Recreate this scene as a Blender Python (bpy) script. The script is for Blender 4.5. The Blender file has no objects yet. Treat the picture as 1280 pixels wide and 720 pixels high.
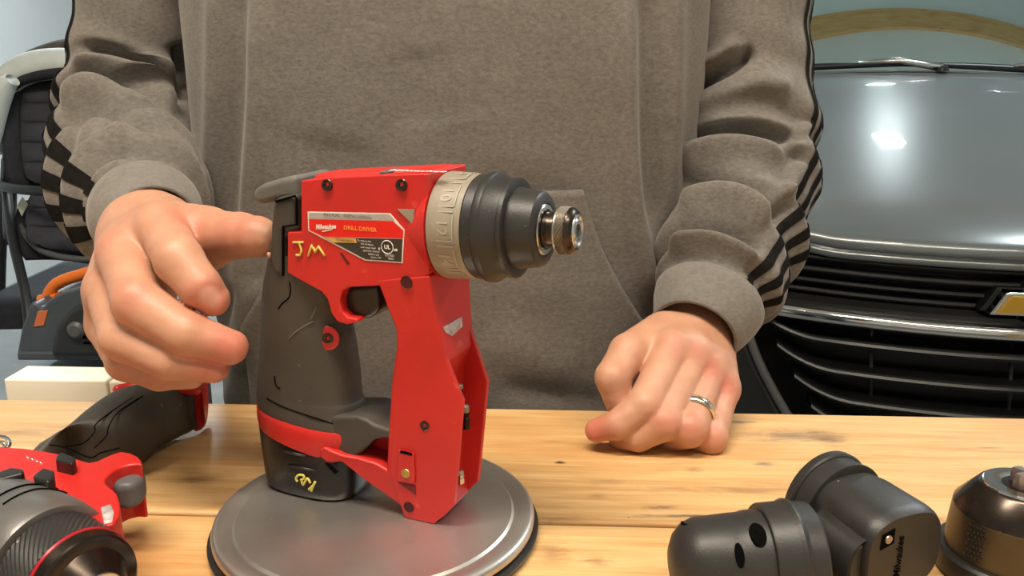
import bpy, bmesh, math, random
import numpy as np
from math import sin, cos, radians, pi, sqrt, atan2
from mathutils import Vector, Matrix
random.seed(4); RNG = np.random.RandomState(7)
S = bpy.context.scene
COL = S.collection

# ------------------------------------------------------------------ camera
F = 1100.0; PITCH = radians(14.5); CZ = 1.17
cam_d = bpy.data.cameras.new('camera'); cam = bpy.data.objects.new('camera', cam_d); COL.objects.link(cam)
cam_d.sensor_width = 36.0; cam_d.lens = 36.0 * F / 1280.0; cam_d.clip_start = 0.02
cam.location = (0, 0, CZ); cam.rotation_euler = (pi/2 - PITCH, 0, 0)
S.camera = cam
# ------------------------------------------------------------------ world, lamps, exposure
W = bpy.data.worlds.new('world'); S.world = W; W.use_nodes = True
W.node_tree.nodes['Background'].inputs[0].default_value = (0.75, 0.82, 0.9, 1)
W.node_tree.nodes['Background'].inputs[1].default_value = 0.25
def area(name, loc, sx, sy, power, col, rot=(0, 0, 0)):
    l = bpy.data.lights.new(name, 'AREA'); l.shape = 'RECTANGLE'; l.size = sx; l.size_y = sy
    l.energy = power; l.color = col
    o = bpy.data.objects.new(name, l); COL.objects.link(o); o.location = loc; o.rotation_euler = rot
    return o
WARM = (1.0, 0.89, 0.74); COOL = (0.88, 0.97, 1.0)
# ceiling lamps of the garage: (x, y, length along x, length along y, watts, colour)
LAMPS = [(-0.35, 0.10, 1.2, 0.16, 27, WARM), (0.75, -0.35, 1.2, 0.16, 13, WARM),
         (1.77, 4.06, 0.16, 0.16, 3.5, COOL), (0.95, 5.9, 0.16, 0.16, 9, COOL), (2.0, 1.9, 0.9, 0.16, 28, COOL), (-1.35, 3.6, 0.16, 1.2, 60, COOL)]
CEIL = 2.62
for i, (x, y, sx, sy, p, c) in enumerate(LAMPS):
    area('lamp_light', (x, y, CEIL-0.075), sx*0.96, sy*0.8, p, c)
S.view_settings.view_transform = 'Standard'; S.view_settings.look = 'None'
S.view_settings.gamma = 1.0; S.view_settings.use_curve_mapping = False
S.view_settings.exposure = 0.55

# ------------------------------------------------------------------ helpers: rays of the photograph
fw = np.array([0, cos(PITCH), -sin(PITCH)]); rt = np.array([1.0, 0, 0]); up = np.array([0, sin(PITCH), cos(PITCH)])
CC = np.array([0, 0, CZ])
def ray(x, y): return fw + rt*(x-640)/F - up*(y-360)/F
def PD(x, y, d): return CC + ray(x, y)*d
def PY(x, y, Y): r = ray(x, y); return CC + r*(Y/r[1])
def PZ(x, y, z): r = ray(x, y); return CC + r*((z-CZ)/r[2])
def proj(P):
    v = np.asarray(P, float)-CC; d = v@fw
    return np.stack([640+F*(v@rt)/d, 360-F*(v@up)/d], -1)
class Frame:
    """a thing's own upright frame: x along yaw, y to its left, z up"""
    def __init__(s, O, yaw):
        s.O = np.array(O, float); s.yaw = yaw
        s.a = np.array([cos(yaw), sin(yaw), 0]); s.b = np.array([-sin(yaw), cos(yaw), 0])
    def at(s, x, y, w=0.0):
        r = ray(x, y); t = (w-(CC-s.O)@s.b)/(r@s.b); p = CC+r*t-s.O
        return np.array([p@s.a, w, p[2]])
    def atz(s, x, y, z):
        p = PZ(x, y, z+s.O[2])-s.O
        return np.array([p@s.a, p@s.b, z])
    def atx(s, x, y, u):
        r = ray(x, y); t = (u-(CC-s.O)@s.a)/(r@s.a); p = CC+r*t-s.O
        return np.array([u, p@s.b, p[2]])
    def xz(s, pts, w): return [(q[0], q[2]) for q in (s.at(x, y, w) for x, y in pts)]
    def xy(s, pts, z): return [(q[0], q[1]) for q in (s.atz(x, y, z) for x, y in pts)]
    def loc(s, P):
        P = np.asarray(P, float)-s.O
        return np.stack([P@s.a, P@s.b, P[..., 2]], -1)
    def wor(s, L):
        L = np.asarray(L, float)
        return s.O + L[..., :1]*s.a + L[..., 1:2]*s.b + L[..., 2:]*np.array([0, 0, 1.0])

# ------------------------------------------------------------------ helpers: objects
def tag(o, label=None, cat=None, group=None, kind=None):
    if label: o['label'] = label
    if cat: o['category'] = cat
    if group: o['group'] = group
    if kind: o['kind'] = kind
    return o
def empty(name, loc, yaw=0.0, label=None, cat=None, group=None):
    o = bpy.data.objects.new(name, None); COL.objects.link(o); o.location = [float(v) for v in loc]; o.rotation_euler = (0, 0, yaw)
    o.empty_display_size = 0.02
    return tag(o, label, cat, group)
def mk(name, V, Fc, mat, parent=None, smooth=True, bevel=0, seg=3, sub=0, ang=None, lim=32, solid=0):
    me = bpy.data.meshes.new(name)
    me.from_pydata([tuple(map(float, v)) for v in V], [], [tuple(map(int, f)) for f in Fc])
    me.validate(); me.update()
    if mat is not None: me.materials.append(mat)
    if smooth: me.shade_smooth()
    if ang: me.set_sharp_from_angle(angle=radians(ang))
    o = bpy.data.objects.new(name, me); COL.objects.link(o)
    if parent is not None: o.parent = parent
    if solid:
        m = o.modifiers.new('s', 'SOLIDIFY'); m.thickness = solid; m.offset = -1
    if bevel:
        m = o.modifiers.new('b', 'BEVEL'); m.width = bevel; m.segments = seg; m.limit_method = 'ANGLE'
        m.angle_limit = radians(lim); m.harden_normals = True
    if sub:
        m = o.modifiers.new('u', 'SUBSURF'); m.levels = sub; m.render_levels = sub
    return o
def join(*vfs):
    V = []; Fc = []
    for v, f in vfs:
        n = len(V); V += [tuple(p) for p in v]; Fc += [tuple(i+n for i in q) for q in f]
    return V, Fc
def box(c, s):
    x, y, z = c; a, b, d = s[0]/2, s[1]/2, s[2]/2
    V = [(x+i*a, y+j*b, z+k*d) for i in (-1, 1) for j in (-1, 1) for k in (-1, 1)]
    return V, [(0, 1, 3, 2), (4, 6, 7, 5), (0, 4, 5, 1), (2, 3, 7, 6), (0, 2, 6, 4), (1, 5, 7, 3)]
def area2(p):
    return sum(p[i][0]*p[(i+1) % len(p)][1]-p[(i+1) % len(p)][0]*p[i][1] for i in range(len(p)))/2
def smooth_poly(p, n=4, closed=True, keep=()):
    """Catmull-Rom through the points; corners listed in keep stay sharp"""
    out = []; N = len(p); P = [np.array(q, float) for q in p]
    for i in range(N if closed else N-1):
        p0, p1, p2, p3 = (P[(i-1) % N] if closed or i > 0 else P[0]), P[i], P[(i+1) % N], (P[(i+2) % N] if closed or i+2 < N else P[-1])
        if i in keep: p0 = 2*p1-p2
        if (i+1) % N in keep: p3 = 2*p2-p1
        for k in range(n):
            t = k/n
            out.append(0.5*((2*p1)+(-p0+p2)*t+(2*p0-5*p1+4*p2-p3)*t*t+(-p0+3*p1-3*p2+p3)*t**3))
    if not closed: out.append(P[-1])
    return [tuple(q) for q in out]
def prism_xz(poly, w0, w1):
    """outline in x-z, thickness along y; w0/w1 numbers or functions of (x, z)"""
    if area2(poly) < 0: poly = poly[::-1]
    g0 = w0 if callable(w0) else (lambda x, z: w0); g1 = w1 if callable(w1) else (lambda x, z: w1)
    n = len(poly)
    V = [(x, g0(x, z), z) for x, z in poly]+[(x, g1(x, z), z) for x, z in poly]
    Fc = [tuple(range(n)), tuple(range(2*n-1, n-1, -1))]
    Fc += [((i+1) % n, i, i+n, (i+1) % n+n) for i in range(n)]
    return V, Fc
def prism_xy(poly, z0, z1):
    if area2(poly) < 0: poly = poly[::-1]
    n = len(poly)
    V = [(x, y, z0) for x, y in poly]+[(x, y, z1) for x, y in poly]
    Fc = [tuple(range(n-1, -1, -1)), tuple(range(n, 2*n))]
    Fc += [(i, (i+1) % n, (i+1) % n+n, i+n) for i in range(n)]
    return V, Fc
def basis(d):
    d = np.array(d, float); d /= np.linalg.norm(d)
    h = np.array([0, 0, 1.0]) if abs(d[2]) < 0.9 else np.array([0, 1.0, 0])
    u = np.cross(h, d); u /= np.linalg.norm(u); v = np.cross(d, u)
    return d, u, v
def lathe(prof, O, d, n=48, cap=(True, True)):
    """prof: list of (s, r) along direction d from O"""
    O = np.array(O, float); d, u, v = basis(d); V = []; Fc = []
    for s, r in prof:
        for k in range(n):
            t = 2*pi*k/n; V.append(O+d*s+(u*cos(t)+v*sin(t))*r)
    for i in range(len(prof)-1):
        for k in range(n):
            a = i*n+k; b = i*n+(k+1) % n; Fc.append((a, b, b+n, a+n))
    if cap[0]: Fc.append(tuple(range(n-1, -1, -1)))
    if cap[1]: Fc.append(tuple(range((len(prof)-1)*n, len(prof)*n)))
    return V, Fc
def tube(path, rad, n=12, cap=True):
    P = [np.array(p, float) for p in path]; N = len(P)
    R = rad if hasattr(rad, '__len__') else [rad]*N
    V = []; Fc = []; u = None
    for i in range(N):
        d = P[min(i+1, N-1)]-P[max(i-1, 0)]; d /= np.linalg.norm(d)+1e-12
        if u is None: _, u, v = basis(d)
        else:
            u = u-d*(u@d); u /= np.linalg.norm(u)
        v = np.cross(d, u)
        for k in range(n):
            t = 2*pi*k/n; V.append(P[i]+(u*cos(t)+v*sin(t))*R[i])
    for i in range(N-1):
        for k in range(n):
            a = i*n+k; b = i*n+(k+1) % n; Fc.append((a, b, b+n, a+n))
    if cap: Fc += [tuple(range(n-1, -1, -1)), tuple(range((N-1)*n, N*n))]
    return V, Fc
def crv(pts, n=6):
    """smooth open curve through 3-D points"""
    return smooth_poly(pts, n, closed=False)
def loft(secs, cap=True, closed=True):
    """secs: list of equally long rings"""
    n = len(secs[0]); V = [p for s in secs for p in s]; Fc = []
    for i in range(len(secs)-1):
        for k in range(n if closed else n-1):
            a = i*n+k; b = i*n+(k+1) % n; Fc.append((a, b, b+n, a+n))
    if cap: Fc += [tuple(range(n-1, -1, -1)), tuple(range((len(secs)-1)*n, len(secs)*n))]
    return V, Fc
def grid_faces(nu, nv, wrap=False):
    Fc = []
    for i in range(nu-1):
        for j in range(nv if wrap else nv-1):
            a = i*nv+j; b = i*nv+(j+1) % nv; Fc.append((a, b, b+nv, a+nv))
    return Fc
def se(t, n):
    c, s = cos(t), sin(t); e = 2.0/n
    return math.copysign(abs(c)**e, c), math.copysign(abs(s)**e, s)
def text_vf(s, size=0.01, shear=0.0, bold=0.0):
    cu = bpy.data.curves.new('t', 'FONT'); cu.body = s; cu.size = size; cu.shear = shear; cu.offset = bold
    cu.align_x = 'CENTER'; cu.align_y = 'CENTER'; cu.resolution_u = 3
    o = bpy.data.objects.new('t', cu); COL.objects.link(o)
    dg = bpy.context.evaluated_depsgraph_get(); me = o.evaluated_get(dg).to_mesh()
    V = [tuple(v.co) for v in me.vertices]; Fc = [tuple(p.vertices) for p in me.polygons]
    o.evaluated_get(dg).to_mesh_clear(); bpy.data.objects.remove(o); bpy.data.curves.remove(cu)
    return V, Fc
def fmap(vf, fn): return [fn(*v) for v in vf[0]], vf[1]

# ------------------------------------------------------------------ helpers: materials
def mat(name, col, rough=0.5, metal=0.0, var=0.0, vs=40.0, bump=0.0, bs=200.0, coat=0.0, sheen=0.0, spec=0.5, dirt=None, ds=60.0, dth=0.62, stretch=None, trans=0.0, ior=1.45, emit=None, es=1.0, alpha=1.0, rv=0.0):
    m = bpy.data.materials.new(name); m.use_nodes = True; nt = m.node_tree; N = nt.nodes; L = nt.links
    b = N['Principled BSDF']; b.inputs['Roughness'].default_value = rough; b.inputs['Metallic'].default_value = metal
    b.inputs['Coat Weight'].default_value = coat; b.inputs['Sheen Weight'].default_value = sheen
    b.inputs['Specular IOR Level'].default_value = spec; b.inputs['Transmission Weight'].default_value = trans
    b.inputs['IOR'].default_value = ior; b.inputs['Alpha'].default_value = alpha
    tc = N.new('ShaderNodeTexCoord'); src = tc.outputs['Object']
    if stretch:
        mp = N.new('ShaderNodeMapping'); mp.inputs['Scale'].default_value = stretch; L.new(src, mp.inputs[0]); src = mp.outputs[0]
    def noise(sc, det=4):
        n = N.new('ShaderNodeTexNoise'); n.inputs['Scale'].default_value = sc; n.inputs['Detail'].default_value = det
        L.new(src, n.inputs['Vector']); return n.outputs['Fac']
    cs = None
    if var > 0:
        r = N.new('ShaderNodeValToRGB'); L.new(noise(vs), r.inputs[0])
        r.color_ramp.elements[0].position = 0.3; r.color_ramp.elements[1].position = 0.7
        r.color_ramp.elements[0].color = [c*(1-var) for c in col]+[1]; r.color_ramp.elements[1].color = [min(1, c*(1+var)) for c in col]+[1]
        cs = r.outputs[0]
    if dirt:
        r = N.new('ShaderNodeValToRGB'); L.new(noise(ds, 6), r.inputs[0])
        r.color_ramp.elements[0].position = dth; r.color_ramp.elements[1].position = dth+0.06
        mx = N.new('ShaderNodeMixRGB'); L.new(r.outputs[0], mx.inputs[0])
        mx.inputs[1].default_value = list(col)+[1]; mx.inputs[2].default_value = list(dirt)+[1]
        if cs: L.new(cs, mx.inputs[1])
        cs = mx.outputs[0]
    if cs: L.new(cs, b.inputs['Base Color'])
    else: b.inputs['Base Color'].default_value = list(col)+[1]
    if rv > 0:
        mr = N.new('ShaderNodeMapRange'); L.new(noise(vs*1.7, 6), mr.inputs[0])
        mr.inputs['To Min'].default_value = max(0.02, rough-rv); mr.inputs['To Max'].default_value = min(1, rough+rv); L.new(mr.outputs[0], b.inputs['Roughness'])
    if bump > 0:
        bp = N.new('ShaderNodeBump'); bp.inputs['Strength'].default_value = bump; bp.inputs['Distance'].default_value = 0.001
        L.new(noise(bs, 3), bp.inputs['Height']); L.new(bp.outputs[0], b.inputs['Normal'])
    if emit:
        b.inputs['Emission Color'].default_value = list(emit)+[1]; b.inputs['Emission Strength'].default_value = es
    return m
def sr(r, g, b):
    f = lambda c: (c/255/12.92) if c/255 <= 0.04045 else ((c/255+0.055)/1.055)**2.4
    return (f(r), f(g), f(b))
M = {}
M['red'] = mat('red_plastic', (0.50, 0.018, 0.014), 0.40, var=0.08, vs=30, bump=0.05, bs=900, dirt=(0.62, 0.06, 0.05), ds=90, dth=0.66)
M['red_worn'] = mat('worn_red_plastic', (0.55, 0.06, 0.055), 0.38, var=0.2, vs=60, bump=0.05, bs=500)
M['red_label'] = mat('red_label', (0.68, 0.012, 0.006), 0.3)
M['rubber'] = mat('black_rubber', (0.050, 0.043, 0.034), 0.55, var=0.2, vs=25, bump=0.25, bs=1600, dirt=(0.16, 0.145, 0.12), ds=160, dth=0.70)
M['rubber_grey'] = mat('grey_rubber', (0.12, 0.115, 0.10), 0.55, var=0.2, vs=60, bump=0.2, bs=1200)
M['plastic'] = mat('black_plastic', (0.016, 0.014, 0.012), 0.32, var=0.2, vs=60, bump=0.06, bs=900)
M['plastic_soft'] = mat('dark_grey_plastic', (0.024, 0.0225, 0.021), 0.42, var=0.2, vs=50, bump=0.1, bs=900, dirt=(0.3, 0.29, 0.27), ds=260, dth=0.72)
M['black'] = mat('deep_black', (0.002, 0.002, 0.002), 0.9, spec=0.05)  # also paints the darkness inside slots, vents and recesses modelled without depth
M['ring_grey'] = mat('grey_collar', (0.26, 0.225, 0.17), 0.48, var=0.12, vs=40, bump=0.1, bs=900)
M['ring_emb'] = mat('pale_grey_relief', (0.36, 0.32, 0.25), 0.45)
M['steel'] = mat('steel', (0.62, 0.60, 0.56), 0.25, 1.0, var=0.15, vs=80)
M['chrome'] = mat('chrome', (0.80, 0.79, 0.77), 0.10, 1.0, var=0.05, vs=20)
M['dark_steel'] = mat('dark_steel', (0.36, 0.33, 0.28), 0.36, 0.85, var=0.2, vs=120)
M['black_steel'] = mat('black_steel', (0.060, 0.047, 0.038), 0.26, 0.9, var=0.2, vs=40, rv=0.08)
M['brass'] = mat('brass', (0.62, 0.42, 0.14), 0.35, 1.0)
M['ink'] = mat('yellow_marker', (0.62, 0.52, 0.10), 0.6)
M['white_print'] = mat('white_print', (0.75, 0.70, 0.66), 0.5)
M['orange_print'] = mat('orange_print', (0.85, 0.25, 0.05), 0.5)
M['label_dark'] = mat('dark_label', (0.035, 0.028, 0.02), 0.4)
M['label_silver'] = mat('silver_label', (0.36, 0.34, 0.31), 0.4, var=0.1, vs=200)
M['label_yellow'] = mat('yellow_label', (0.60, 0.34, 0.08), 0.45)
M['sticker'] = mat('worn_sticker', (0.50, 0.44, 0.43), 0.4, var=0.35, vs=300)
M['grey_plastic'] = mat('mid_grey_plastic', (0.10, 0.10, 0.10), 0.42, var=0.12, vs=40, bump=0.1, bs=800)

# ================================================================== the garage
X0, X1, Y0, Y1 = -2.7, 3.3, -1.7, 6.4
M['wall'] = mat('painted_wall', (0.66, 0.68, 0.68), 0.85, var=0.03, vs=3, bump=0.15, bs=150)
M['ceiling'] = mat('painted_ceiling', (0.72, 0.74, 0.73), 0.9, var=0.03, vs=4)
M['concrete'] = mat('concrete', (0.20, 0.195, 0.185), 0.75, var=0.25, vs=6, bump=0.2, bs=60)
def struct(name, vf, m, **k): return tag(mk(name, *vf, m, smooth=False, **k), kind='structure')
struct('floor', box(((X0+X1)/2, (Y0+Y1)/2, -0.05), (X1-X0+0.2, Y1-Y0+0.2, 0.1)), M['concrete'])
struct('ceiling', box(((X0+X1)/2, (Y0+Y1)/2, CEIL+0.05), (X1-X0+0.2, Y1-Y0+0.2, 0.1)), M['ceiling'])
struct('wall_back', box(((X0+X1)/2, Y1+0.05, CEIL/2), (X1-X0, 0.1, CEIL)), M['wall'])
struct('wall_front', box(((X0+X1)/2, Y0-0.05, CEIL/2), (X1-X0, 0.1, CEIL)), M['wall'])
struct('wall_left', box((X0-0.05, (Y0+Y1)/2, CEIL/2), (0.1, Y1-Y0, CEIL)), M['wall'])
struct('wall_right', box((X1+0.05, (Y0+Y1)/2, CEIL/2), (0.1, Y1-Y0, CEIL)), M['wall'])

# ------------------------------------------------------------------ wood
TZ = 0.92
DK = (0.10, 0.085, 0.075); BR = (0.26, 0.13, 0.05)
STAINS = [(985, 545, 0.055, 0.016, 0.75, DK), (1035, 548, 0.02, 0.02, 0.8, (0.14, 0.08, 0.04)), (1022, 588, 0.020, 0.008, 0.7, DK), (955, 580, 0.012, 0.006, 0.7, DK), (850, 645, 0.040, 0.0035, 0.9, (0.09, 0.06, 0.04)), (825, 634, 0.014, 0.0035, 0.9, (0.09, 0.06, 0.04)),
          (700, 578, 0.005, 0.003, 1.0, (0.05, 0.03, 0.02)), (866, 587, 0.010, 0.006, 0.8, BR), (760, 602, 0.022, 0.006, 0.6, BR), (745, 620, 0.010, 0.005, 0.7, BR), (930, 612, 0.08, 0.010, 0.7, BR), (1155, 650, 0.020, 0.004, 0.7, DK), (700, 648, 0.03, 0.004, 0.8, BR), (690, 552, 0.02, 0.004, 0.6, BR),
          (20, 540, 0.05, 0.012, 0.6, BR), (240, 600, 0.02, 0.008, 0.7, BR), (745, 700, 0.012, 0.008, 0.8, BR), (690, 690, 0.015, 0.02, 0.6, BR), (1235, 560, 0.012, 0.002, 0.9, DK), (925, 528, 0.015, 0.005, 0.9, DK)]
def wood_mat(name, base, dark, light, seed, stains=True):
    m = bpy.data.materials.new(name); m.use_nodes = True; nt = m.node_tree; N = nt.nodes; L = nt.links
    b = N['Principled BSDF']
    tc = N.new('ShaderNodeTexCoord')
    def mp(sc, loc=(0, 0, 0)):
        q = N.new('ShaderNodeMapping'); q.inputs['Scale'].default_value = sc; q.inputs['Location'].default_value = [l+seed for l in loc]
        L.new(tc.outputs['Object'], q.inputs[0]); return q.outputs[0]
    def noise(v, sc, det=5, rough=0.55, dist=0.0):
        n = N.new('ShaderNodeTexNoise'); n.inputs['Scale'].default_value = sc; n.inputs['Detail'].default_value = det
        n.inputs['Roughness'].default_value = rough; n.inputs['Distortion'].default_value = dist; L.new(v, n.inputs['Vector']); return n.outputs['Fac']
    def ramp(f, stops):
        r = N.new('ShaderNodeValToRGB'); L.new(f, r.inputs[0]); e = r.color_ramp.elements
        e[0].position, e[0].color = stops[0][0], list(stops[0][1])+[1]; e[1].position, e[1].color = stops[-1][0], list(stops[-1][1])+[1]
        for p, c in stops[1:-1]:
            k = e.new(p); k.color = list(c)+[1]
        return r.outputs[0]
    def mix(f, a, c, mode='MIX'):
        q = N.new('ShaderNodeMixRGB'); q.blend_type = mode
        for s, i in ((f, 0), (a, 1), (c, 2)):
            if hasattr(s, 'links'): L.new(s, q.inputs[i])
            elif isinstance(s, (int, float)): q.inputs[i].default_value = s
            else: q.inputs[i].default_value = list(s)+[1]
        return q.outputs[0]
    G = lambda v: (v, v, v)
    def ramp_div(f, am):
        q = N.new('ShaderNodeMapRange'); L.new(f, q.inputs[0]); q.inputs['From Min'].default_value = 1.05; q.inputs['From Max'].default_value = 1.9
        q.inputs['To Min'].default_value = am; q.inputs['To Max'].default_value = 0.0; q.clamp = True; return q.outputs[0]
    grain = noise(mp((1.6, 26, 26)), 5.0, 6, 0.6, 0.6)
    c = ramp(grain, [(0.30, dark), (0.48, base), (0.70, light)])
    fine = noise(mp((6, 260, 260)), 3.0, 3, 0.6)
    c = mix(0.35, c, ramp(fine, [(0.3, G(0.55)), (0.7, G(1.0))]), 'MULTIPLY')
    big = noise(mp((2.5, 7, 7), (3, 1, 0)), 2.2, 4)
    c = mix(ramp(big, [(0.50, G(0)), (0.72, G(0.65))]), c, (base[0]*0.72, base[1]*0.52, base[2]*0.36))
    if stains:
        st = noise(mp((9, 20, 20), (7, 2, 0)), 1.6, 7, 0.65, 0.3)
        c = mix(ramp(st, [(0.655, G(0)), (0.73, G(0.75))]), c, (0.07, 0.05, 0.035))
        sp = noise(mp((60, 90, 90), (1, 5, 0)), 1.5, 3)
        c = mix(ramp(sp, [(0.74, G(0)), (0.78, G(0.8))]), c, (0.10, 0.07, 0.04))
        kn = N.new('ShaderNodeTexVoronoi'); kn.inputs['Scale'].default_value = 1.0; L.new(mp((5.2, 11, 0.001), (2, 4, 0)), kn.inputs['Vector'])
        c = mix(ramp(kn.outputs['Distance'], [(0.02, G(0.8)), (0.10, G(0.0))]), c, (0.16, 0.075, 0.03))
        sc2 = noise(mp((3, 120, 120), (9, 0, 0)), 1.5, 2)
        c = mix(ramp(sc2, [(0.735, G(0)), (0.76, G(0.35))]), c, (0.8, 0.66, 0.42))
    if stains:
        gm = N.new('ShaderNodeNewGeometry')
        for (px, py, rx, ry, am, cl) in STAINS:
            q = PZ(px, py, TZ); sb = N.new('ShaderNodeVectorMath'); sb.operation = 'SUBTRACT'; L.new(gm.outputs['Position'], sb.inputs[0]); sb.inputs[1].default_value = list(map(float, q))
            ml = N.new('ShaderNodeVectorMath'); ml.operation = 'MULTIPLY'; L.new(sb.outputs[0], ml.inputs[0]); ml.inputs[1].default_value = (1/rx, 1/ry, 0)
            ln = N.new('ShaderNodeVectorMath'); ln.operation = 'LENGTH'; L.new(ml.outputs[0], ln.inputs[0])
            nz = noise(mp((14, 70, 70), (px*0.01, 0, 0)), 4.0, 6, 0.7, 0.8)
            ad = N.new('ShaderNodeMath'); ad.operation = 'MULTIPLY_ADD'; L.new(nz, ad.inputs[0]); ad.inputs[1].default_value = 2.2; L.new(ln.outputs['Value'], ad.inputs[2])
            c = mix(ramp(ad.outputs[0], [(0.0, G(am)), (0.55, G(am)), (1.0, G(0))]) if False else ramp_div(ad.outputs[0], am), c, cl)
    L.new(c, b.inputs['Base Color']); b.inputs['Roughness'].default_value = 0.52
    bp = N.new('ShaderNodeBump'); bp.inputs['Strength'].default_value = 0.25; bp.inputs['Distance'].default_value = 0.0008
    L.new(grain, bp.inputs['Height']); L.new(bp.outputs[0], b.inputs['Normal'])
    return m
WB, WD, WL = sr(208, 166, 110), sr(192, 144, 86), sr(220, 182, 128)
woods = [wood_mat('pine_plank_%d' % i, WB, WD, WL, 3.7*i) for i in range(3)]

# ------------------------------------------------------------------ workbench of pine planks
TZ = 0.92
BYAW = math.atan2(-0.048, 1.0)
bench = empty('workbench', (0.05, 0.611-0.048*0.05+0.0, 0), BYAW, 'pine plank workbench the red drill and the turntable stand on', 'workbench')
BX0, BX1 = -1.05, 1.15
widths = [0.1655, 0.165, 0.165, 0.165]
y = 0.0
for i, w in enumerate(widths):
    # each plank: slightly rounded, a small joint between neighbours
    pl = mk('plank', *box(((BX0+BX1)/2, 0, 0), (BX1-BX0, w-0.0016, 0.038)), woods[i % 3], bench, smooth=True, bevel=0.0022, seg=2)
    pl.location = (0, y-w/2, TZ-0.019-(0.0008 if i % 2 else 0)); y -= w
for sx in (BX0+0.12, BX1-0.12):
    for sy in (-0.08, -0.58):
        mk('leg', *box((sx, sy, 0.44), (0.088, 0.088, 0.88)), woods[2], bench, smooth=True, bevel=0.004)
for sy in (-0.03, -0.63):
    mk('apron', *box(((BX0+BX1)/2, sy, 0.835), (BX1-BX0-0.15, 0.036, 0.09)), woods[1], bench, smooth=True, bevel=0.003)
for sx in (-0.99, -0.40):
    mk('bracket', *box((sx, 0.03, 0.851), (0.04, 0.13, 0.03)), woods[1], bench, smooth=True, bevel=0.003)

# cream board behind the bench, left
fb = Frame((-0.55, 0.658, 0.868), BYAW)
M['cream'] = mat('cream_board', sr(248, 242, 222), 0.55, var=0.03, vs=8)
cb = empty('cream_board', fb.O, BYAW, 'cream white board on edge along the back of the bench at left', 'board')
xr = fb.at(236, 470, 0.0)[0]; xl = fb.at(0, 476, 0)[0]+0.003; xm = fb.at(133, 480, 0)[0]
ztop = fb.at(100, 475.5, 0)[2]
mk('board', *box(((xl+xm)/2, 0.016, ztop/2), (xm-xl, 0.032, ztop)), M['cream'], cb, bevel=0.0015)
mk('end_block', *box(((xr+xm)/2+0.0005, 0.0162, ztop/2-0.0006), (xr-xm-0.001, 0.0304, ztop-0.0012)), mat('cream_board_end', sr(240, 232, 208), 0.6, var=0.03, vs=8), cb, bevel=0.0015)

# ------------------------------------------------------------------ turntable under the drill
DC = np.array([-0.0745, 0.4375, TZ]); DR = 0.0868; DTOP = 0.0117
tt = empty('turntable', DC, 0, 'round grey metal turntable with dark base carrying the red drill', 'turntable')
M['plate'] = None
def plate_mat():
    m = mat('brushed_plate', (0.52, 0.495, 0.46), 0.36, 0.88, var=0.14, vs=14, dirt=(0.62, 0.58, 0.52), ds=480, dth=0.675, bump=0.06, bs=700, rv=0.10)
    return m
M['plate'] = plate_mat()
# dark sprung base, then the turned plate with a raised rim
mk('base', *lathe([(0.0, 0.070), (0.0004, 0.0845), (0.0012, DR+0.0018), (0.0036, DR+0.0022), (0.0050, DR-0.001), (0.0054, DR-0.006)], (0, 0, 0), (0, 0, 1), 128), M['plastic'], tt, ang=40)
mk('plate', *lathe([(0.0052, DR-0.010), (0.0056, DR-0.0022), (0.0068, DR-0.0002), (0.0090, DR), (0.0106, DR-0.0006), (0.01155, DR-0.0022), (DTOP+0.0001, DR-0.004),
    (DTOP-0.0002, DR-0.009), (DTOP-0.0011, DR-0.0108), (DTOP-0.0011, DR-0.0112), (DTOP, DR-0.0125), (DTOP, 0.0)], (0, 0, 0), (0, 0, 1), 160, (True, False)), M['plate'], tt, ang=40)

# ------------------------------------------------------------------ ceiling lamps
M['tube_w'] = mat('warm_tube', (1, 0.9, 0.75), 0.5, emit=(1.0, 0.86, 0.66), es=6)
M['tube_c'] = mat('cool_tube', (0.9, 1, 1), 0.5, emit=(0.82, 0.97, 1.0), es=9)
M['enamel'] = mat('white_enamel', (0.75, 0.76, 0.76), 0.4)
where = ['over the workbench left', 'over the workbench right', 'over the car roof', 'by the back wall behind the car', 'beside the car bonnet', 'over the pushchair']
for (x, y, sx, sy, p, c), wh in zip(LAMPS, where):
    f = empty('ceiling_lamp', (x, y, CEIL), 0, 'white lamp with bright tubes on the ceiling '+wh, 'lamp', 'ceiling strip lamps')
    mk('housing', *box((0, 0, -0.02), (sx, sy, 0.04)), M['enamel'], f, bevel=0.004)
    for k in (-1, 1):
        if sx > sy: pth = [(-sx*0.47, k*sy*0.27, -0.055), (sx*0.47, k*sy*0.27, -0.055)]
        else: pth = [(k*sx*0.27, -sy*0.47, -0.055), (k*sx*0.27, sy*0.47, -0.055)]
        mk('tube', *tube(pth, 0.013, 12), M['tube_w'] if c == WARM else M['tube_c'], f)
# ceiling joist of bare timber (the band mirrored in the windscreen)
struct('trim_1', box(((X0+X1)/2, 3.20, CEIL-0.05), (X1-X0, 0.20, 0.10)), woods[1])

# ================================================================== the red installation drill on the turntable
K = PD(562, 281, 0.44); ZD = TZ+DTOP
fr = Frame((K[0], K[1], ZD+0.0002), radians(-23)); AX = K[2]-fr.O[2]
drill = empty('drill_driver', fr.O, fr.yaw, 'red drill driver standing upright on the round metal turntable', 'drill')
def flat_on(vf2, w): return [(x, w, z) for x, z in vf2]
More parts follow.
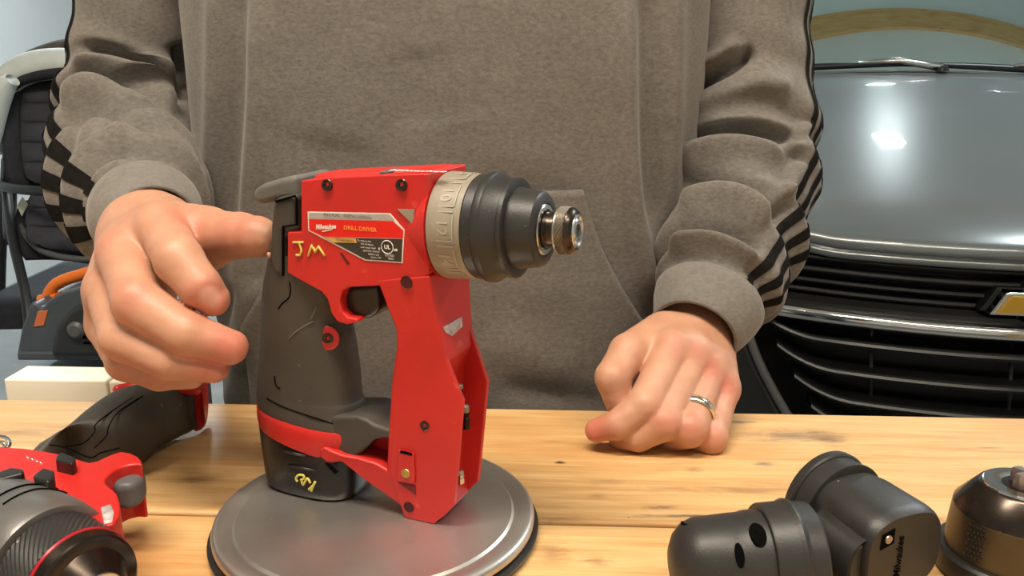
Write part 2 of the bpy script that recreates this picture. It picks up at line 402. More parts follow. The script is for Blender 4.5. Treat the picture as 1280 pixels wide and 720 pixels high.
# --- housing
HW = 0.0215
hp = [(376, 226), (410, 222), (470, 219), (530, 217), (556, 219), (552, 345), (520, 352), (482, 357), (436, 359), (427, 364), (424, 376), (426, 389), (434, 397), (446, 399),
      (447, 403), (433, 406), (421, 402), (414, 392), (409, 374), (402, 365), (378, 352), (359, 341), (359, 290), (376, 290)]
hz = [(min(x, -0.0008), z) for x, z in fr.xz(hp, -HW)]
mk('housing', *prism_xz(hz, -HW, HW), M['red'], drill, bevel=0.0062, seg=5, lim=50)
hp2 = [(392, 217), (470, 213), (540, 210), (562, 214), (562, 240), (392, 240)]
mk('top_cover', *prism_xz([(min(x, -0.0008), z) for x, z in fr.xz(hp2, -0.010)], -0.0120, 0.0120), M['red'], drill, bevel=0.004, seg=4)
# nose flange, round, that carries the collar
nx = np.array([cos(radians(1.5)), 0, sin(radians(1.5))]); n0 = np.array([0, 0, AX])
R0 = 0.0268
mk('nose_flange', *lathe([(-0.016, 0.0205), (-0.0085, 0.0226), (-0.0030, R0-0.0006), (0.0, R0+0.0006)], n0, nx, 64), M['red'], drill, ang=50)
# --- nose: collar, black sleeve, bit holder (positions along the axis read from the photograph)
ax = lambda px: (fr.at(px, 281+(px-562)*0.03, 0)[0])
x1, x2, x3, x4, x5 = ax(602), ax(617), ax(650), ax(680), ax(699)
mk('clutch_collar', *lathe([(0.0002, R0-0.002), (0.0006, R0-0.0004), (0.002, R0), (x1-0.002, R0-0.0008), (x1, R0-0.0014), (x1, R0-0.004)], n0, nx, 96), M['ring_grey'], drill, ang=40)
col = drill.children[-1] if False else [o for o in bpy.data.objects if o.name == 'clutch_collar'][0]
d_, u_, v_ = basis(nx)
def on_ring(phi0, x0, R):
    # phi measured from the near side (-y) upwards
    def f(tx, ty, tz=0):
        ph = phi0-tx/R
        return n0+nx*(x0+ty)+(np.array([0, -1, 0])*cos(ph)+np.array([-nx[2], 0, nx[0]])*sin(ph))*(R+0.00025)
    return f
for s, ph in (('8', 82), ('10', 44), ('12', 8), ('14', -28), ('16', -64)):
    mk('number', *fmap(text_vf(s, 0.0082, 0, 0.0001), on_ring(radians(ph), x1*0.50, R0-0.0005)), M['ring_emb'], col, smooth=False, solid=0.0)
    for q, wd in ((0.0062, 0.0125), ):
        # raised frame line beside each number
        for t0 in (-q-0.0015, q):
            rect = [(t0+i*0.0007, -0.0072+j*0.0128/6) for i in (0, 1) for j in range(7)]
            V = [on_ring(radians(ph), x1*0.5, R0-0.0005)(a, b) for a, b in rect]
            mk('ridge', V, [(j, j+1, j+8, j+7) for j in range(6)], M['ring_emb'], col, smooth=False)
    rect = [(-q+2*q*i/8, -0.0072+j*0.0007) for i in range(9) for j in (0, 1)]
    V = [on_ring(radians(ph), x1*0.5, R0-0.0005)(a, b+0.0126) for a, b in rect]
    mk('ridge', V, [(2*i, 2*i+1, 2*i+3, 2*i+2) for i in range(8)], M['ring_emb'], col, smooth=False)
Rb = R0-0.0008
mk('black_sleeve', *lathe([(x1+0.0001, Rb-0.004), (x1+0.0002, Rb-0.0008), (x1+0.001, Rb), (x2-0.0012, Rb-0.0004), (x2-0.0004, Rb+0.0008), (x2+0.0004, Rb+0.0012), (x2+0.0032, Rb+0.0009),
     (x2+0.0044, Rb-0.0004), (x3-0.003, Rb-0.0028), (x3-0.0022, Rb-0.0016), (x3-0.0004, Rb-0.0018), (x3, Rb-0.0030), (x3, Rb-0.0055)], n0, nx, 96), M['plastic_soft'], drill, ang=35)
mk('front_cone', *lathe([(x3-0.001, 0.0199), (x3+0.0002, 0.0199), (x4-0.003, 0.0184), (x4-0.0005, 0.0180), (x4+0.0006, 0.0168), (x4+0.0012, 0.0128), (x4-0.0015, 0.0122)], n0, nx, 96), M['plastic_soft'], drill, ang=35)
mk('steel_ring', *lathe([(x4-0.002, 0.0124), (x4+0.0008, 0.0124), (x4+0.0014, 0.0118), (x4+0.0014, 0.0098), (x4-0.001, 0.0094)], n0, nx, 64), M['steel'], drill, ang=35)
k0 = x5; k1 = ax(722)
bh = mk('bit_holder', *lathe([(x4-0.002, 0.0088), (k0-0.0006, 0.0088), (k0+0.0006, 0.0088), (k0+0.0022, 0.0088)], n0, nx, 48), M['black_steel'], drill, ang=40)
def knurled(prof, nk, nn, amp):
    V = []; Fc = []; n = nk*2
    for i in range(nn+1):
        s = prof[0]+(prof[1]-prof[0])*i/nn
        for k in range(n):
            t = 2*pi*k/n; r = prof[2]+(amp if (i+k) % 2 else 0.0)
            V.append(n0+nx*s+(u_*cos(t)+v_*sin(t))*r)
    return V, grid_faces(nn+1, n, True)
mk('knurled_collar', *join(knurled((k0+0.0010, k1-0.0034, 0.0105), 26, 6, 0.0010), lathe([(k0-0.0002, 0.0088), (k0-0.0002, 0.0104), (k0+0.0004, 0.0112), (k0+0.0012, 0.0112)], n0, nx, 64, (True, False))), M['dark_steel'], bh, smooth=False)
mk('end_collar', *lathe([(k1-0.0036, 0.0108), (k1-0.0032, 0.0113), (k1-0.0020, 0.0110), (k1-0.0006, 0.0098), (k1, 0.0086), (k1-0.0004, 0.0078)], n0, nx, 64), M['black_steel'], bh, ang=35)
mk('end_ring', *lathe([(k1-0.0006, 0.0083), (k1+0.0003, 0.0081), (k1+0.0005, 0.0072), (k1-0.0002, 0.0062), (k1+0.0004, 0.0054), (k1+0.0004, 0.0036)], n0, nx, 48, (True, False)), M['steel'], bh, ang=35)
mk('hex_socket', *lathe([(k1+0.0004, 0.0037), (k1-0.006, 0.0034)], n0, nx, 6, (False, True)), M['dark_steel'], bh, smooth=False)

# --- tail bumper and grip
mk('tail_bumper', *prism_xz(smooth_poly(fr.xz([(322, 239), (331, 230), (352, 223), (376, 217), (378, 247), (352, 249), (333, 254), (324, 250)], -0.012), 3, keep=(3, 4)), -0.0165, 0.0165), M['rubber_grey'], drill, bevel=0.005, seg=4, lim=40)
mk('rear_cap', *prism_xz(fr.xz([(346, 247), (377, 240), (377, 292), (361, 292), (361, 346), (346, 340), (342, 322), (343, 280)], -0.016), -0.0205, 0.0205), M['rubber'], drill, bevel=0.0055, seg=4, lim=40)
mk('cap_groove', *tube([np.array([q[0], -0.0208, q[2]]) for q in (fr.at(x, y, -0.0208) for x, y in ((345, 252), (358, 248), (369, 245), (371, 250), (371, 281), (354, 283), (354, 345)))], 0.0007, 6), M['black'], drill)
hole = fr.at(345, 317, -0.012)
mk('lanyard_hole', *lathe([(0, 0.0015), (0.0015, 0.0016)], (hole[0]-0.0005, hole[1]-0.004, hole[2]), (-0.55, -0.8, 0), 12), mat('pink_rim', (0.5, 0.25, 0.2), 0.5), drill)
st = [((347, 300), (436, 330), 0.0185), ((343, 325), (432, 372), 0.0188), ((338, 350), (431, 398), 0.0190), ((334, 395), (437, 418), 0.0188), ((330, 440), (444, 458), 0.0184), ((328, 470), (448, 496), 0.0184),
      ((328, 485), (451, 505), 0.0188), ((329, 495), (456, 528), 0.0194), ((330, 501), (460, 542), 0.0192)]
def stations(st, n=56, sn=2.3, grow=0.0):
    secs = []
    R_ = [fr.at(*a, 0) for a, b, w in st]; Q_ = [fr.at(*b, 0) for a, b, w in st]
    Rs = crv(R_, 5); Qs = crv(Q_, 5); Ws = crv([(w, 0, 0) for a, b, w in st], 5)
    for r, q, w in zip(Rs, Qs, Ws):
        r = np.array(r); q = np.array(q); c = (r+q)/2; h = (q-r)/2*(1+grow)
        ring = []
        for k in range(n):
            a, b = se(2*pi*k/n, sn); ring.append(c+h*a+np.array([0, -1, 0])*b*w[0]*(1+grow))
        secs.append(ring)
    return secs
gs = stations(st)
grip = mk('grip', *loft(gs), M['rubber'], drill, ang=60)
def grip_w(x, z):
    # near surface of the grip at (x, z)
    best = None
    for ring in gs:
        for p in ring:
            if p[1] < 0:
                d = (p[0]-x)**2+(p[2]-z)**2
                if best is None or d < best[0]: best = (d, p[1])
    return best[1]
def on_grip(pts, lift=0.0):
    out = []
    for x, y in pts:
        w = -0.0175
        for _ in range(5):
            q = fr.at(x, y, w); w = 0.5*w+0.5*grip_w(q[0], q[2])
        q = fr.at(x, y, w-lift); out.append(q)
    return out
for ln in ([(362, 353), (363, 362), (361, 372), (352, 380), (348, 386)], [(391, 402), (372, 413), (360, 424)], [(396, 382), (392, 392), (388, 400)], [(333, 498), (352, 508), (380, 518), (398, 524), (418, 530)], [(343, 470), (345, 482), (350, 486)]):
    mk('grip_line', *tube(crv(on_grip(ln, 0.0001), 4), 0.0004, 6), M['black'] if ln[0][0] < 390 else mat('scuff', (0.12, 0.11, 0.09), 0.6), grip)
# screw in its red oval on the grip
so = on_grip([(409, 423)], 0.0006)[0]
mk('screw_boss', *lathe([(0, 0.0066), (0.0005, 0.0060), (0.0009, 0.0036)], (so[0], so[1]+0.0004, so[2]), (0.25, -1, 0.1), 24), M['red'], grip, ang=40)
def screw(x, y, w, r, parent, dirn=(0, -1, 0), m=None, rec=0.0):
    p = fr.at(x, y, w); o = np.array(p)
    s = mk('screw', *lathe([(-0.001, r), (0.0005, r), (0.0008, r*0.8), (0.0006, r*0.45), (-0.0004, r*0.3)], o, dirn, 20), m or M['black_steel'], parent, ang=30)
    return s
screw(410, 423, so[1]-0.0004, 0.0030, grip, (0.25, -1, 0.1))
# --- trigger
mk('trigger', *prism_xz(smooth_poly(fr.xz([(427, 368), (434, 359), (472, 355), (475, 388), (460, 399), (438, 397), (428, 390)], -0.0145), 3, keep=(2, 3)), -0.0150, 0.0150), M['plastic'], drill, bevel=0.003, seg=3, lim=40)
# --- red band round the foot of the grip, black saddle, battery
bs_ = [((329, 497), (462, 536), 0.0199), ((330, 501), (461, 543), 0.0208), ((331, 509), (456, 556), 0.0210), ((333, 517), (450, 568), 0.0207)]
mk('red_band', *loft(stations(bs_, sn=2.4)), M['red'], drill, ang=50)
sd = fr.xz([(392, 522), (450, 518), (470, 528), (496, 536), (496, 546), (470, 548), (444, 574), (428, 570), (410, 552)], -0.012)
mk('saddle', *prism_xz(smooth_poly(sd, 2, keep=(3, 4)), -0.0150, 0.0170), M['rubber'], drill, bevel=0.005, seg=4, lim=35)
bA, bB = fr.at(334, 514, 0), fr.at(452, 556, 0)
zb = 0.0
secs = []
b0 = fr.at(348, 610, 0); b1 = fr.at(452, 602, 0)
for t, g, w in ((0, 1.0, 0.0190), (0.35, 1.0, 0.0200), (0.8, 1.0, 0.0206), (0.95, 0.98, 0.0202), (1.0, 0.93, 0.0188)):
    r = bA*(1-t)+np.array([b0[0], 0, zb])*t; q = bB*(1-t)+np.array([b1[0]+0.001, 0, zb])*t; c = (r+q)/2; h = (q-r)/2*g
    if t == 1.0: c[2] = 0
    ring = []
    for k in range(64):
        a, b = se(2*pi*k/64, 3.0); ring.append(c+h*a+np.array([0, -1, 0])*b*w)
    secs.append(ring)
bat = mk('battery', *loft(secs), M['plastic'], drill, ang=50)
def on_bat(x, y, lift=0.0003): return np.array(fr.at(x, y, -0.0206-lift))
for a, b in (((354, 564), (382, 570)), ((359, 582), (394, 588))):
    mk('rib', *tube([on_bat(*a), on_bat((a[0]+b[0])/2, (a[1]+b[1])/2, 0.0005), on_bat(*b)], [0.0005, 0.0009, 0.0004], 8), M['plastic'], bat)
mk('vent_slot', *prism_xz(fr.xz([(406, 579), (411, 579), (423, 590), (419, 593)], -0.0207), -0.0209, -0.02), M['black'], bat, smooth=False)
for ln in ([(372, 602), (370, 598), (373, 594), (379, 594), (380, 598), (376, 600)], [(377, 600), (379, 606), (384, 598), (388, 604)], [(386, 612), (392, 606), (394, 602), (391, 609), (389, 614)]):
    mk('marker_scrawl', *tube(crv([on_bat(*p, 0.0004) for p in ln], 4), 0.0007, 6), M['ink'], bat)

# --- red front guard: arm and leg
ztop, zmid = fr.at(540, 345, -0.02)[2], fr.at(553, 470, -0.0158)[2]
xa0, xa1 = fr.at(402, 560, -0.02)[0], fr.at(462, 590, -0.0155)[0]
def gw(x, z):
    t = min(1, max(0, (z-zmid)/(ztop-zmid))); 
    q = min(1, max(0, (x-xa1)/(xa0-xa1))); return 0.0155+0.0070*t+0.0046*q*q*(3-2*q)*(1 if z < 0.05 else 0)
def gat(px, py):
    w = 0.0155+0.0070*min(1, max(0, (470-py)/125))+(0.0046*min(1, max(0, (462-px)/60)) if py > 500 else 0); return fr.at(px, py, -w)
gp = [(470, 350), (536, 345), (545, 395), (554, 437), (558, 452), (549, 478), (548, 612), (556, 645), (543, 657), (507, 649), (502, 634), (455, 598), (426, 577), (410, 580), (400, 572), (399, 562), (405, 559), (415, 564),
      (428, 569), (446, 572), (470, 579), (483, 587), (485, 540), (489, 480), (495, 432), (494, 412), (483, 384)]
gz = [(q[0], max(q[2], 0.0)) for q in (gat(*p) for p in gp)]
guard = mk('front_guard', *prism_xz(gz, lambda x, z: -gw(x, z), gw), M['red'], drill, bevel=0.0014, seg=3, lim=25)
# shelf of red beside the saddle
mk('guard_web', *prism_xz(fr.xz([(444, 573), (467, 543), (495, 539), (495, 592), (470, 582)], 0.004), 0.000, 0.0152), M['red'], guard, bevel=0.0012, seg=2)
lp = [(495, 478), (553, 437), (579, 501), (568, 632), (543, 657), (507, 649), (502, 634), (488, 590)]
lz = [(q[0], max(q[2], 0.0)) for q in (fr.at(x, y, -0.0158) for x, y in lp)]
lp2 = [(530, 462), (556, 432), (579, 501), (568, 632), (543, 657), (530, 640)]
lz2 = [(q[0], max(q[2], 0.0)) for q in (fr.at(x, y, -0.0158) for x, y in lp2)]
mk('side_plate', *prism_xz(lz, -0.0164, -0.0132), M['red'], guard, bevel=0.0006, seg=2)
mk('side_plate', *prism_xz(lz2, 0.0132, 0.0164), M['red'], guard, bevel=0.0006, seg=2)
# raised lug with brass insert, wedge below it with recess shade painted dark red
mk('lug', *prism_xz(fr.xz([(499, 562), (518, 567), (519, 604), (497, 600)], -0.017), -0.0180, -0.0150), M['red'], guard, bevel=0.0006, seg=2)
mk('slot', *prism_xz(fr.xz([(500, 563.5), (515, 567.5), (515, 570), (500, 566)], -0.0181), -0.0182, -0.017), M['black'], guard, smooth=False)
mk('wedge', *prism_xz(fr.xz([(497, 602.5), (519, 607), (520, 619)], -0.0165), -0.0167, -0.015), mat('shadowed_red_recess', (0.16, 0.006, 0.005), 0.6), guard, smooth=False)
p = fr.at(507, 592, -0.0181)
mk('brass_insert', *lathe([(0, 0.0027), (0.0004, 0.0025), (0.0004, 0.0014), (-0.0003, 0.0013)], p, (0, -1, 0), 24), M['brass'], guard, ang=30)
screw(531, 532, -0.0163, 0.0027, guard)
for x, y, w, r in ((508, 353, -0.0221, 0.0033), (511, 634, -0.0164, 0.0031)):
    p = fr.at(x, y, w-0.0002)
    mk('bore', *lathe([(0, r), (0.0002, r*0.98), (-0.0002, r*0.9)], p, (0, -1, 0), 24), mat('bore_shade', (0.05, 0.003, 0.003), 0.7), guard, ang=30)  # flush disc, the shade inside the hole is painted on
# worn sticker on the leading face of the leg
A1, A2 = np.array(gz[1]), np.array(gz[2]); A3 = np.array(gz[3])
def face_pt(px, py):
    # point on the leading face between the first two corners
    r = ray(px, py); P0 = np.array([A2[0], 0, A2[1]]); e = np.array([A3[0]-A2[0], 0, A3[1]-A2[1]]); nn = np.cross(e, [0, 1, 0]); nn /= np.linalg.norm(nn)
    Rl = np.array([r@fr.a, r@fr.b, r[2]]); O = fr.loc(CC); t = ((P0-O)@nn)/(Rl@nn); q = O+Rl*t
    return q, (nn if nn[0] > 0 else -nn)
for nm, pts, m_, lift in (('leg_sticker', [(553, 409), (576, 396), (577, 408), (564, 420), (556, 415)], M['sticker'], 0.0006),):
    Q = [face_pt(*p) for p in pts]
    top = [q+n*lift for q, n in Q]; bot = [q-n*0.0006 for q, n in Q]; n = len(Q)
    mk(nm, bot+top, [tuple(range(n)), tuple(range(2*n-1, n-1, -1))]+[(i, (i+1) % n, (i+1) % n+n, i+n) for i in range(n)], m_, guard, smooth=False)
# housing details
screw(409, 231, -HW-0.0002, 0.0031, drill, (0, -1, 0.35)); screw(502, 231, -HW-0.0002, 0.0031, drill, (0, -1, 0.35))
WL_ = -HW-0.0002
def plate(nm, pts, m_, th=0.0003, par=drill, w=WL_):
    return mk(nm, *prism_xz(fr.xz(pts, w-th), w-th, w+0.0004), m_, par, smooth=False)
lab = plate('label', [(384.5, 264.5), (487.5, 266.8), (505.5, 287.5), (503, 329), (456, 325.6), (385.5, 288.5)], M['white_print'], 0.0001)
plate('label_field', [(386, 274), (491, 276.5), (504, 288), (503.6, 298), (404, 296), (386.5, 287.5)], M['red_label'], 0.0003, lab)
plate('label_strip', [(386, 266), (487, 268), (493.5, 275.5), (386, 273)], M['label_silver'], 0.0003, lab)
plate('label_panel', [(405, 297), (503, 299), (501.7, 327.5), (456.7, 324.2)], M['label_dark'], 0.0003, lab)
plate('warning_stripe', [(406, 297.4), (444, 298.2), (446, 303.6), (417, 303)], M['label_yellow'], 0.0005, lab)
def words(s, px, py, h_px, m_, par, nm='lettering', w=WL_-0.0007, shear=0.0, bold=0.0, sx=1.0, rot=0.0):
    c = fr.at(px, py, w); k = fr.at(px, py-h_px, w)[2]-c[2]
    V, Fc = text_vf(s, k*1.4, shear, bold)
    V = [(c[0]+(x*cos(rot)-y*sin(rot))*sx, w, c[2]+x*sin(rot)+y*cos(rot)) for x, y, z in V]
    return mk(nm, V, Fc, m_, par, smooth=False)
words('Milwaukee', 407, 283.5, 6.0, M['white_print'], lab, shear=0.25, bold=0.00012, sx=0.82, rot=0.09)
mk('underline', *prism_xz(fr.xz([(402, 289), (415, 286.5), (415, 287.4), (403, 290)], WL_-0.0007), WL_-0.0007, WL_), M['white_print'], lab, smooth=False)
words('DRILL DRIVER', 450, 286, 5.0, M['orange_print'], lab, bold=0.00008, sx=1.1)
words('M12 FUEL   INSTALLATION', 434, 270.6, 3.4, M['label_dark'], lab, sx=1.22)
words('WARNING', 431, 300.6, 3.4, M['label_dark'], lab, sx=1.1)
for i, (t, cx_, cy_) in enumerate((('To reduce the', 455, 301.2), ('risk of injury,', 459, 305.4), ('user must read', 460, 309.6), ('operator manual', 464, 313.8), ('before use', 467, 318), ('Li-Ion 12V', 470, 322))):
    words(t, cx_, cy_, 2.5, M['white_print'], lab)
words('UL', 484, 309, 5.2, M['white_print'], lab, bold=0.0001); words('c', 474, 310.5, 4, M['white_print'], lab, bold=0.0001); words('us', 494.5, 312, 4, M['white_print'], lab, bold=0.0001)
words('LISTED', 487, 319.4, 3.0, M['white_print'], lab); words('96X1', 489, 323.6, 2.8, M['white_print'], lab)
cc = fr.at(484, 309, WL_-0.0007)
mk('listing_ring', *tube([(cc[0]+0.0033*cos(t), cc[1], cc[2]+0.0033*sin(t)) for t in np.linspace(0, 2*pi, 33)], 0.00022, 6), M['white_print'], lab)
plate('inset_triangle', [(496.5, 261.5), (518, 262), (516.5, 281.5)], M['ring_grey'], 0.0004)
mk('score', *prism_xz(fr.xz([(424.5, 316), (427.5, 316), (437.5, 330), (434, 330.5)], -HW-0.0001), -HW-0.0003, -HW+0.001), mat('score_dark', (0.10, 0.004, 0.003), 0.7), drill, smooth=False)
for ln in ([(366, 303), (379, 303)], [(374, 303), (377, 313), (375, 319), (370, 319)], [(385, 320), (390, 306), (394, 315), (398, 308), (406, 320)]):
    mk('marker_letter', *tube(smooth_poly([fr.at(x, y, -HW-0.0004) for x, y in ln], 3, closed=False, keep=range(9)), 0.0006, 6), M['ink'], drill)
# top: vents, switch and the name
zt = fr.at(470, 213, -0.010)[2]
def top_px(px, py, z): q = fr.atz(px, py, z); return q
sw = [top_px(x, y, zt+0.0006) for x, y in ((474, 214.5), (488, 214), (508, 209), (495, 209))]
mk('selector_switch', *prism_xy([(q[0], q[1]) for q in sw], zt-0.002, zt+0.0007), M['grey_plastic'], drill, bevel=0.0006, seg=2)
V, Fc = text_vf('Milwaukee', 0.0085, 0.2, 0.0002)
q = top_px(522, 215, zt+0.001)
mk('lettering', [(q[0]+x*0.85-0.2*y, q[1]+y*0.9, zt+0.0016+0.02*(x)) for x, y, z in V], Fc, M['white_print'], drill, smooth=False)
# driver bits kept in the slot of the guard
for i, (x, y0, y1, ww, lab_) in enumerate(((574, 480, 497, 0.002, 'dark driver bit uppermost in the slot of the red guard'), (582, 505, 536, -0.004, 'steel driver bit in the middle of the slot of the red guard'), (575, 588, 604, -0.006, 'pale hex driver bit lowest in the slot of the red guard'))):
    xs = fr.at(563, 560, -0.0158)[0]
    pz0 = fr.atx(x, y1, xs); pz1 = fr.atx(x, y0, xs)
    base = fr.wor(np.array([xs, pz0[1], pz0[2]]))
    L_ = pz1[2]-pz0[2]
    bit = empty('driver_bit', base, fr.yaw, lab_, 'driver bit', 'bits stored in the drill guard')
    mk('shank', *lathe([(0, 0.0021), (0.0004, 0.0025), (L_*0.45, 0.0025), (L_*0.5, 0.0019), (L_*0.58, 0.0019), (L_*0.62, 0.0025), (L_*0.7, 0.0025)], (0, 0, 0), (0, 0, 1), 6), M['black_steel'] if i < 2 else M['steel'], bit, smooth=False)
    mk('tip', *lathe([(L_*0.7, 0.0022), (L_*0.92, 0.0022), (L_, 0.0012)], (0, 0, 0), (0, 0, 1), 8), M['dark_steel'], bit, smooth=False)

# ================================================================== other things on the bench
# ------------------------------------------------------------------ black attachment lying at front, its mounting ring to the right
def attach(name, label, A, Bp, parts, n=72, r0=None):
    """lathe thing lying on the bench; A, Bp end points of its axis (world)"""
    A = np.array(A); B_ = np.array(Bp); d = B_-A; L = np.linalg.norm(d); yaw = atan2(d[1], d[0]); tilt = math.asin(d[2]/L)
    root = empty(name, (A[0], A[1], TZ), yaw, label, 'drill attachment')
    ax_ = np.array([cos(tilt), 0, sin(tilt)]); o = np.array([0, 0, A[2]-TZ])
    return root, o, ax_, L
cA = PD(838, 712, 0.42); cB = PD(1002, 688, 0.436)
rA = 0.0225
cA[2] = TZ+0.0240; cB[2] = TZ+0.0262
cA = PZ(836, 706, cA[2]); cB = PZ(1014, 694, cB[2])
at1, o1, a1, L1 = attach('chuck_attachment', 'black round-ended attachment lying in front of the angled attachment', cA, cB, None)
mk('barrel', *lathe([(0.0005, 0.004), (0.0014, 0.009), (0.004, 0.0145), (0.008, 0.0185), (0.013, 0.0206), (L1*0.42, 0.0216), (L1*0.52, 0.0218), (L1*0.54, 0.0224), (L1*0.72, 0.0228)], o1, a1, 72), M['plastic_soft'], at1, ang=40)
mk('mounting_ring', *lathe([(L1*0.64, 0.0215), (L1*0.645, 0.0248), (L1*0.66, 0.0254), (L1*0.80, 0.0256), (L1*0.815, 0.0262), (L1*0.84, 0.0268), (L1*0.865, 0.0262), (L1*0.875, 0.0254), (L1*0.985, 0.0246), (L1, 0.0236), (L1, 0.0150), (L1*0.9, 0.0145)], o1, a1, 96), M['plastic_soft'], at1, ang=35)
d1, u1, v1 = basis(a1)
def side_hole(root, o, a, s, ang_, R, rx, ry, nm='slot'):
    # black oval painting the dark of an opening on the barrel, ang_ measured from up towards the camera side
    e_up = np.array([0, 0, 1.0]); e_side = np.array([a[1], -a[0], 0]); e_side /= np.linalg.norm(e_side)
    nrm = e_up*cos(ang_)+e_side*sin(ang_); tg = np.cross(nrm, a)
    V = []; n = 20
    for k in range(n):
        t = 2*pi*k/n; x = rx*cos(t); w = ry*sin(t)
        V.append(o+a*(s+x)+nrm*(R*cos(w/R)+0.0007)+tg*R*sin(w/R))
    V2 = [p-nrm*0.003 for p in V]
    return mk(nm, V+V2, [tuple(range(n))]+[(i, i+n, (i+1) % n+n, (i+1) % n) for i in range(n)]+[tuple(range(2*n-1, n-1, -1))], M['black'], root, smooth=False)
side_hole(at1, o1, a1, L1*0.545, radians(30), 0.0226, 0.0036, 0.0060)
side_hole(at1, o1, a1, L1*0.40, radians(52), 0.0216, 0.0020, 0.0055)
side_hole(at1, o1, a1, 0.0085, radians(-20), 0.0184, 0.0018, 0.0045)

# ------------------------------------------------------------------ black angled attachment behind it
bA_ = PZ(1033, 622, TZ+0.029); bB_ = PZ(1118, 682, TZ+0.026)
at2, o2, a2, L2 = attach('angle_attachment', 'black right-angle attachment with shaped body lying beside the metal chuck', bA_, bB_, None)
mk('mounting_ring', *lathe([(-0.0035, 0.0150), (-0.0040, 0.0236), (-0.0030, 0.0254), (0.0012, 0.0258), (0.0022, 0.0250), (0.0024, 0.0243), (0.0105, 0.0246), (0.0110, 0.0252), (0.0124, 0.0252), (0.0130, 0.0236)], o2, a2, 96), M['plastic_soft'], at2, ang=35)
secs = []
for s, w, h, zo in ((0.010, 0.0205, 0.0200, 0.0), (0.016, 0.0215, 0.0208, 0.0), (0.022, 0.0232, 0.0214, 0.0), (0.046, 0.0240, 0.0216, 0.0), (L2+0.004, 0.0238, 0.0208, 0.0), (L2+0.0065, 0.0226, 0.0196, 0.0)):
    ring = []
    for k in range(48):
        a, b = se(2*pi*k/48, 2.9); ring.append(o2+a2*s+np.array([0, 1, 0])*a*w+np.array([0, 0, 1])*(b*h+zo))
    secs.append(ring)
body2 = mk('gear_body', *loft(secs), M['plastic_soft'], at2, ang=40)
# side lobe towards the camera
lob = []
f2 = lambda px, py, z: np.array(Frame((bA_[0], bA_[1], TZ), at2.rotation_euler[2]).atz(px, py, z))
secs = []
for s, w, h in ((0.018, 0.011, 0.012), (0.022, 0.0150, 0.0150), (0.050, 0.0150, 0.0150), (L2+0.000, 0.0140, 0.0140), (L2+0.003, 0.0115, 0.0115)):
    ring = []
    for k in range(32):
        a, b = se(2*pi*k/32, 2.4); ring.append(o2+a2*s+np.array([0, -0.0180, -0.004])+np.array([0, 1, 0])*a*w+np.array([0, 0, 1])*b*h)
    secs.append(ring)
mk('side_lobe', *loft(secs), M['plastic_soft'], at2, ang=40)
# end face details: square recess whose dark is painted black, with screw, moulded writing
def on_end(y, z, e=0.0): return o2+a2*(L2+0.0066+e)+np.array([0, y, z])
sq = [(-0.0105, 0.0185), (-0.0030, 0.0200), (-0.0015, 0.0150), (-0.0095, 0.0135)]
zt2 = 0.0212
sq = [(-0.0165, 0.0055), (-0.0085, 0.0075), (-0.0085, 0.0150), (-0.0160, 0.0130)]
mk('recess', [on_end(y, z, -0.001) for y, z in sq]+[on_end(y, z, 0.0003) for y, z in sq], box((0, 0, 0), (1, 1, 1))[1] and [(0, 1, 2, 3), (7, 6, 5, 4), (0, 4, 5, 1), (1, 5, 6, 2), (2, 6, 7, 3), (3, 7, 4, 0)], M['black'], at2, smooth=False)
mk('screw', *lathe([(0, 0.0022), (0.0006, 0.0020), (0.0004, 0.0009)], on_end(-0.0122, 0.0102, 0.0002), a2, 16), M['dark_steel'], at2, ang=30)
V, Fc = text_vf('Milwaukee', 0.0062, 0.2, 0.0001)
mk('lettering', [on_end(-0.004-y, x*0.8-0.001, 0.0002) for x, y, z in V], Fc, M['black'], at2, smooth=False)

# ------------------------------------------------------------------ metal keyless chuck standing at the right edge
kc = PZ(1264, 706, TZ+0.003)
ck = empty('keyless_chuck', (kc[0], kc[1], TZ), 0, 'dark metal keyless chuck standing on the bench at the right edge', 'drill chuck')
dck = (kc-CC)@fw; pxm = dck/F
Rb_ = 90*pxm; Rm = 79*pxm; Rt = 45*pxm
ztop_ = 0.0475
mk('base_ring', *lathe([(0, Rb_*0.92), (0.0008, Rb_*0.985), (0.003, Rb_), (0.0085, Rb_), (0.0105, Rb_*0.985), (0.0118, Rb_*0.94), (0.0118, Rm*0.98)], (0, 0, 0), (0, 0, 1), 96), M['plastic'], ck, ang=35)
mk('sleeve', *lathe([(0.0110, Rm), (0.024, Rm*0.975), (0.0335, Rm*0.945), (0.0340, Rm*0.93)], (0, 0, 0), (0, 0, 1), 96), mat('bronze_steel', (0.10, 0.082, 0.056), 0.40, 0.9, var=0.15, vs=50, bump=0.1, bs=600), ck, ang=35)
# knurled patches on the sleeve
for ph in (205, 325, 85):
    V = []; Fc = []
    for i in range(7):
        for j in range(5):
            zc = 0.0155+i*0.0026; th = radians(ph+(j-2)*3.4+(1.7 if i % 2 else 0)); R_ = Rm*0.985-0.0012*(i/6)
            c = np.array([cos(th)*R_, sin(th)*R_, zc]); tn = np.array([-sin(th), cos(th), 0]); nr = np.array([cos(th), sin(th), 0]); n = len(V)
            V += [c-tn*0.0011+nr*0.0002, c+np.array([0, 0, 0.0013])+nr*0.0002, c+tn*0.0011+nr*0.0002, c-np.array([0, 0, 0.0013])+nr*0.0002, c+nr*0.0010]
            Fc += [(n+1, n, n+4), (n+2, n+1, n+4), (n+3, n+2, n+4), (n, n+3, n+4)]
    mk('knurl_patch', V, Fc, M['black_steel'], ck, smooth=False)
mk('shoulder', *lathe([(0.0336, Rm*0.945), (0.0345, Rm*0.94), (0.0462, Rt*1.12), (0.0472, Rt*1.05), (0.0474, Rt)], (0, 0, 0), (0, 0, 1), 96), M['black_steel'], ck, ang=35)
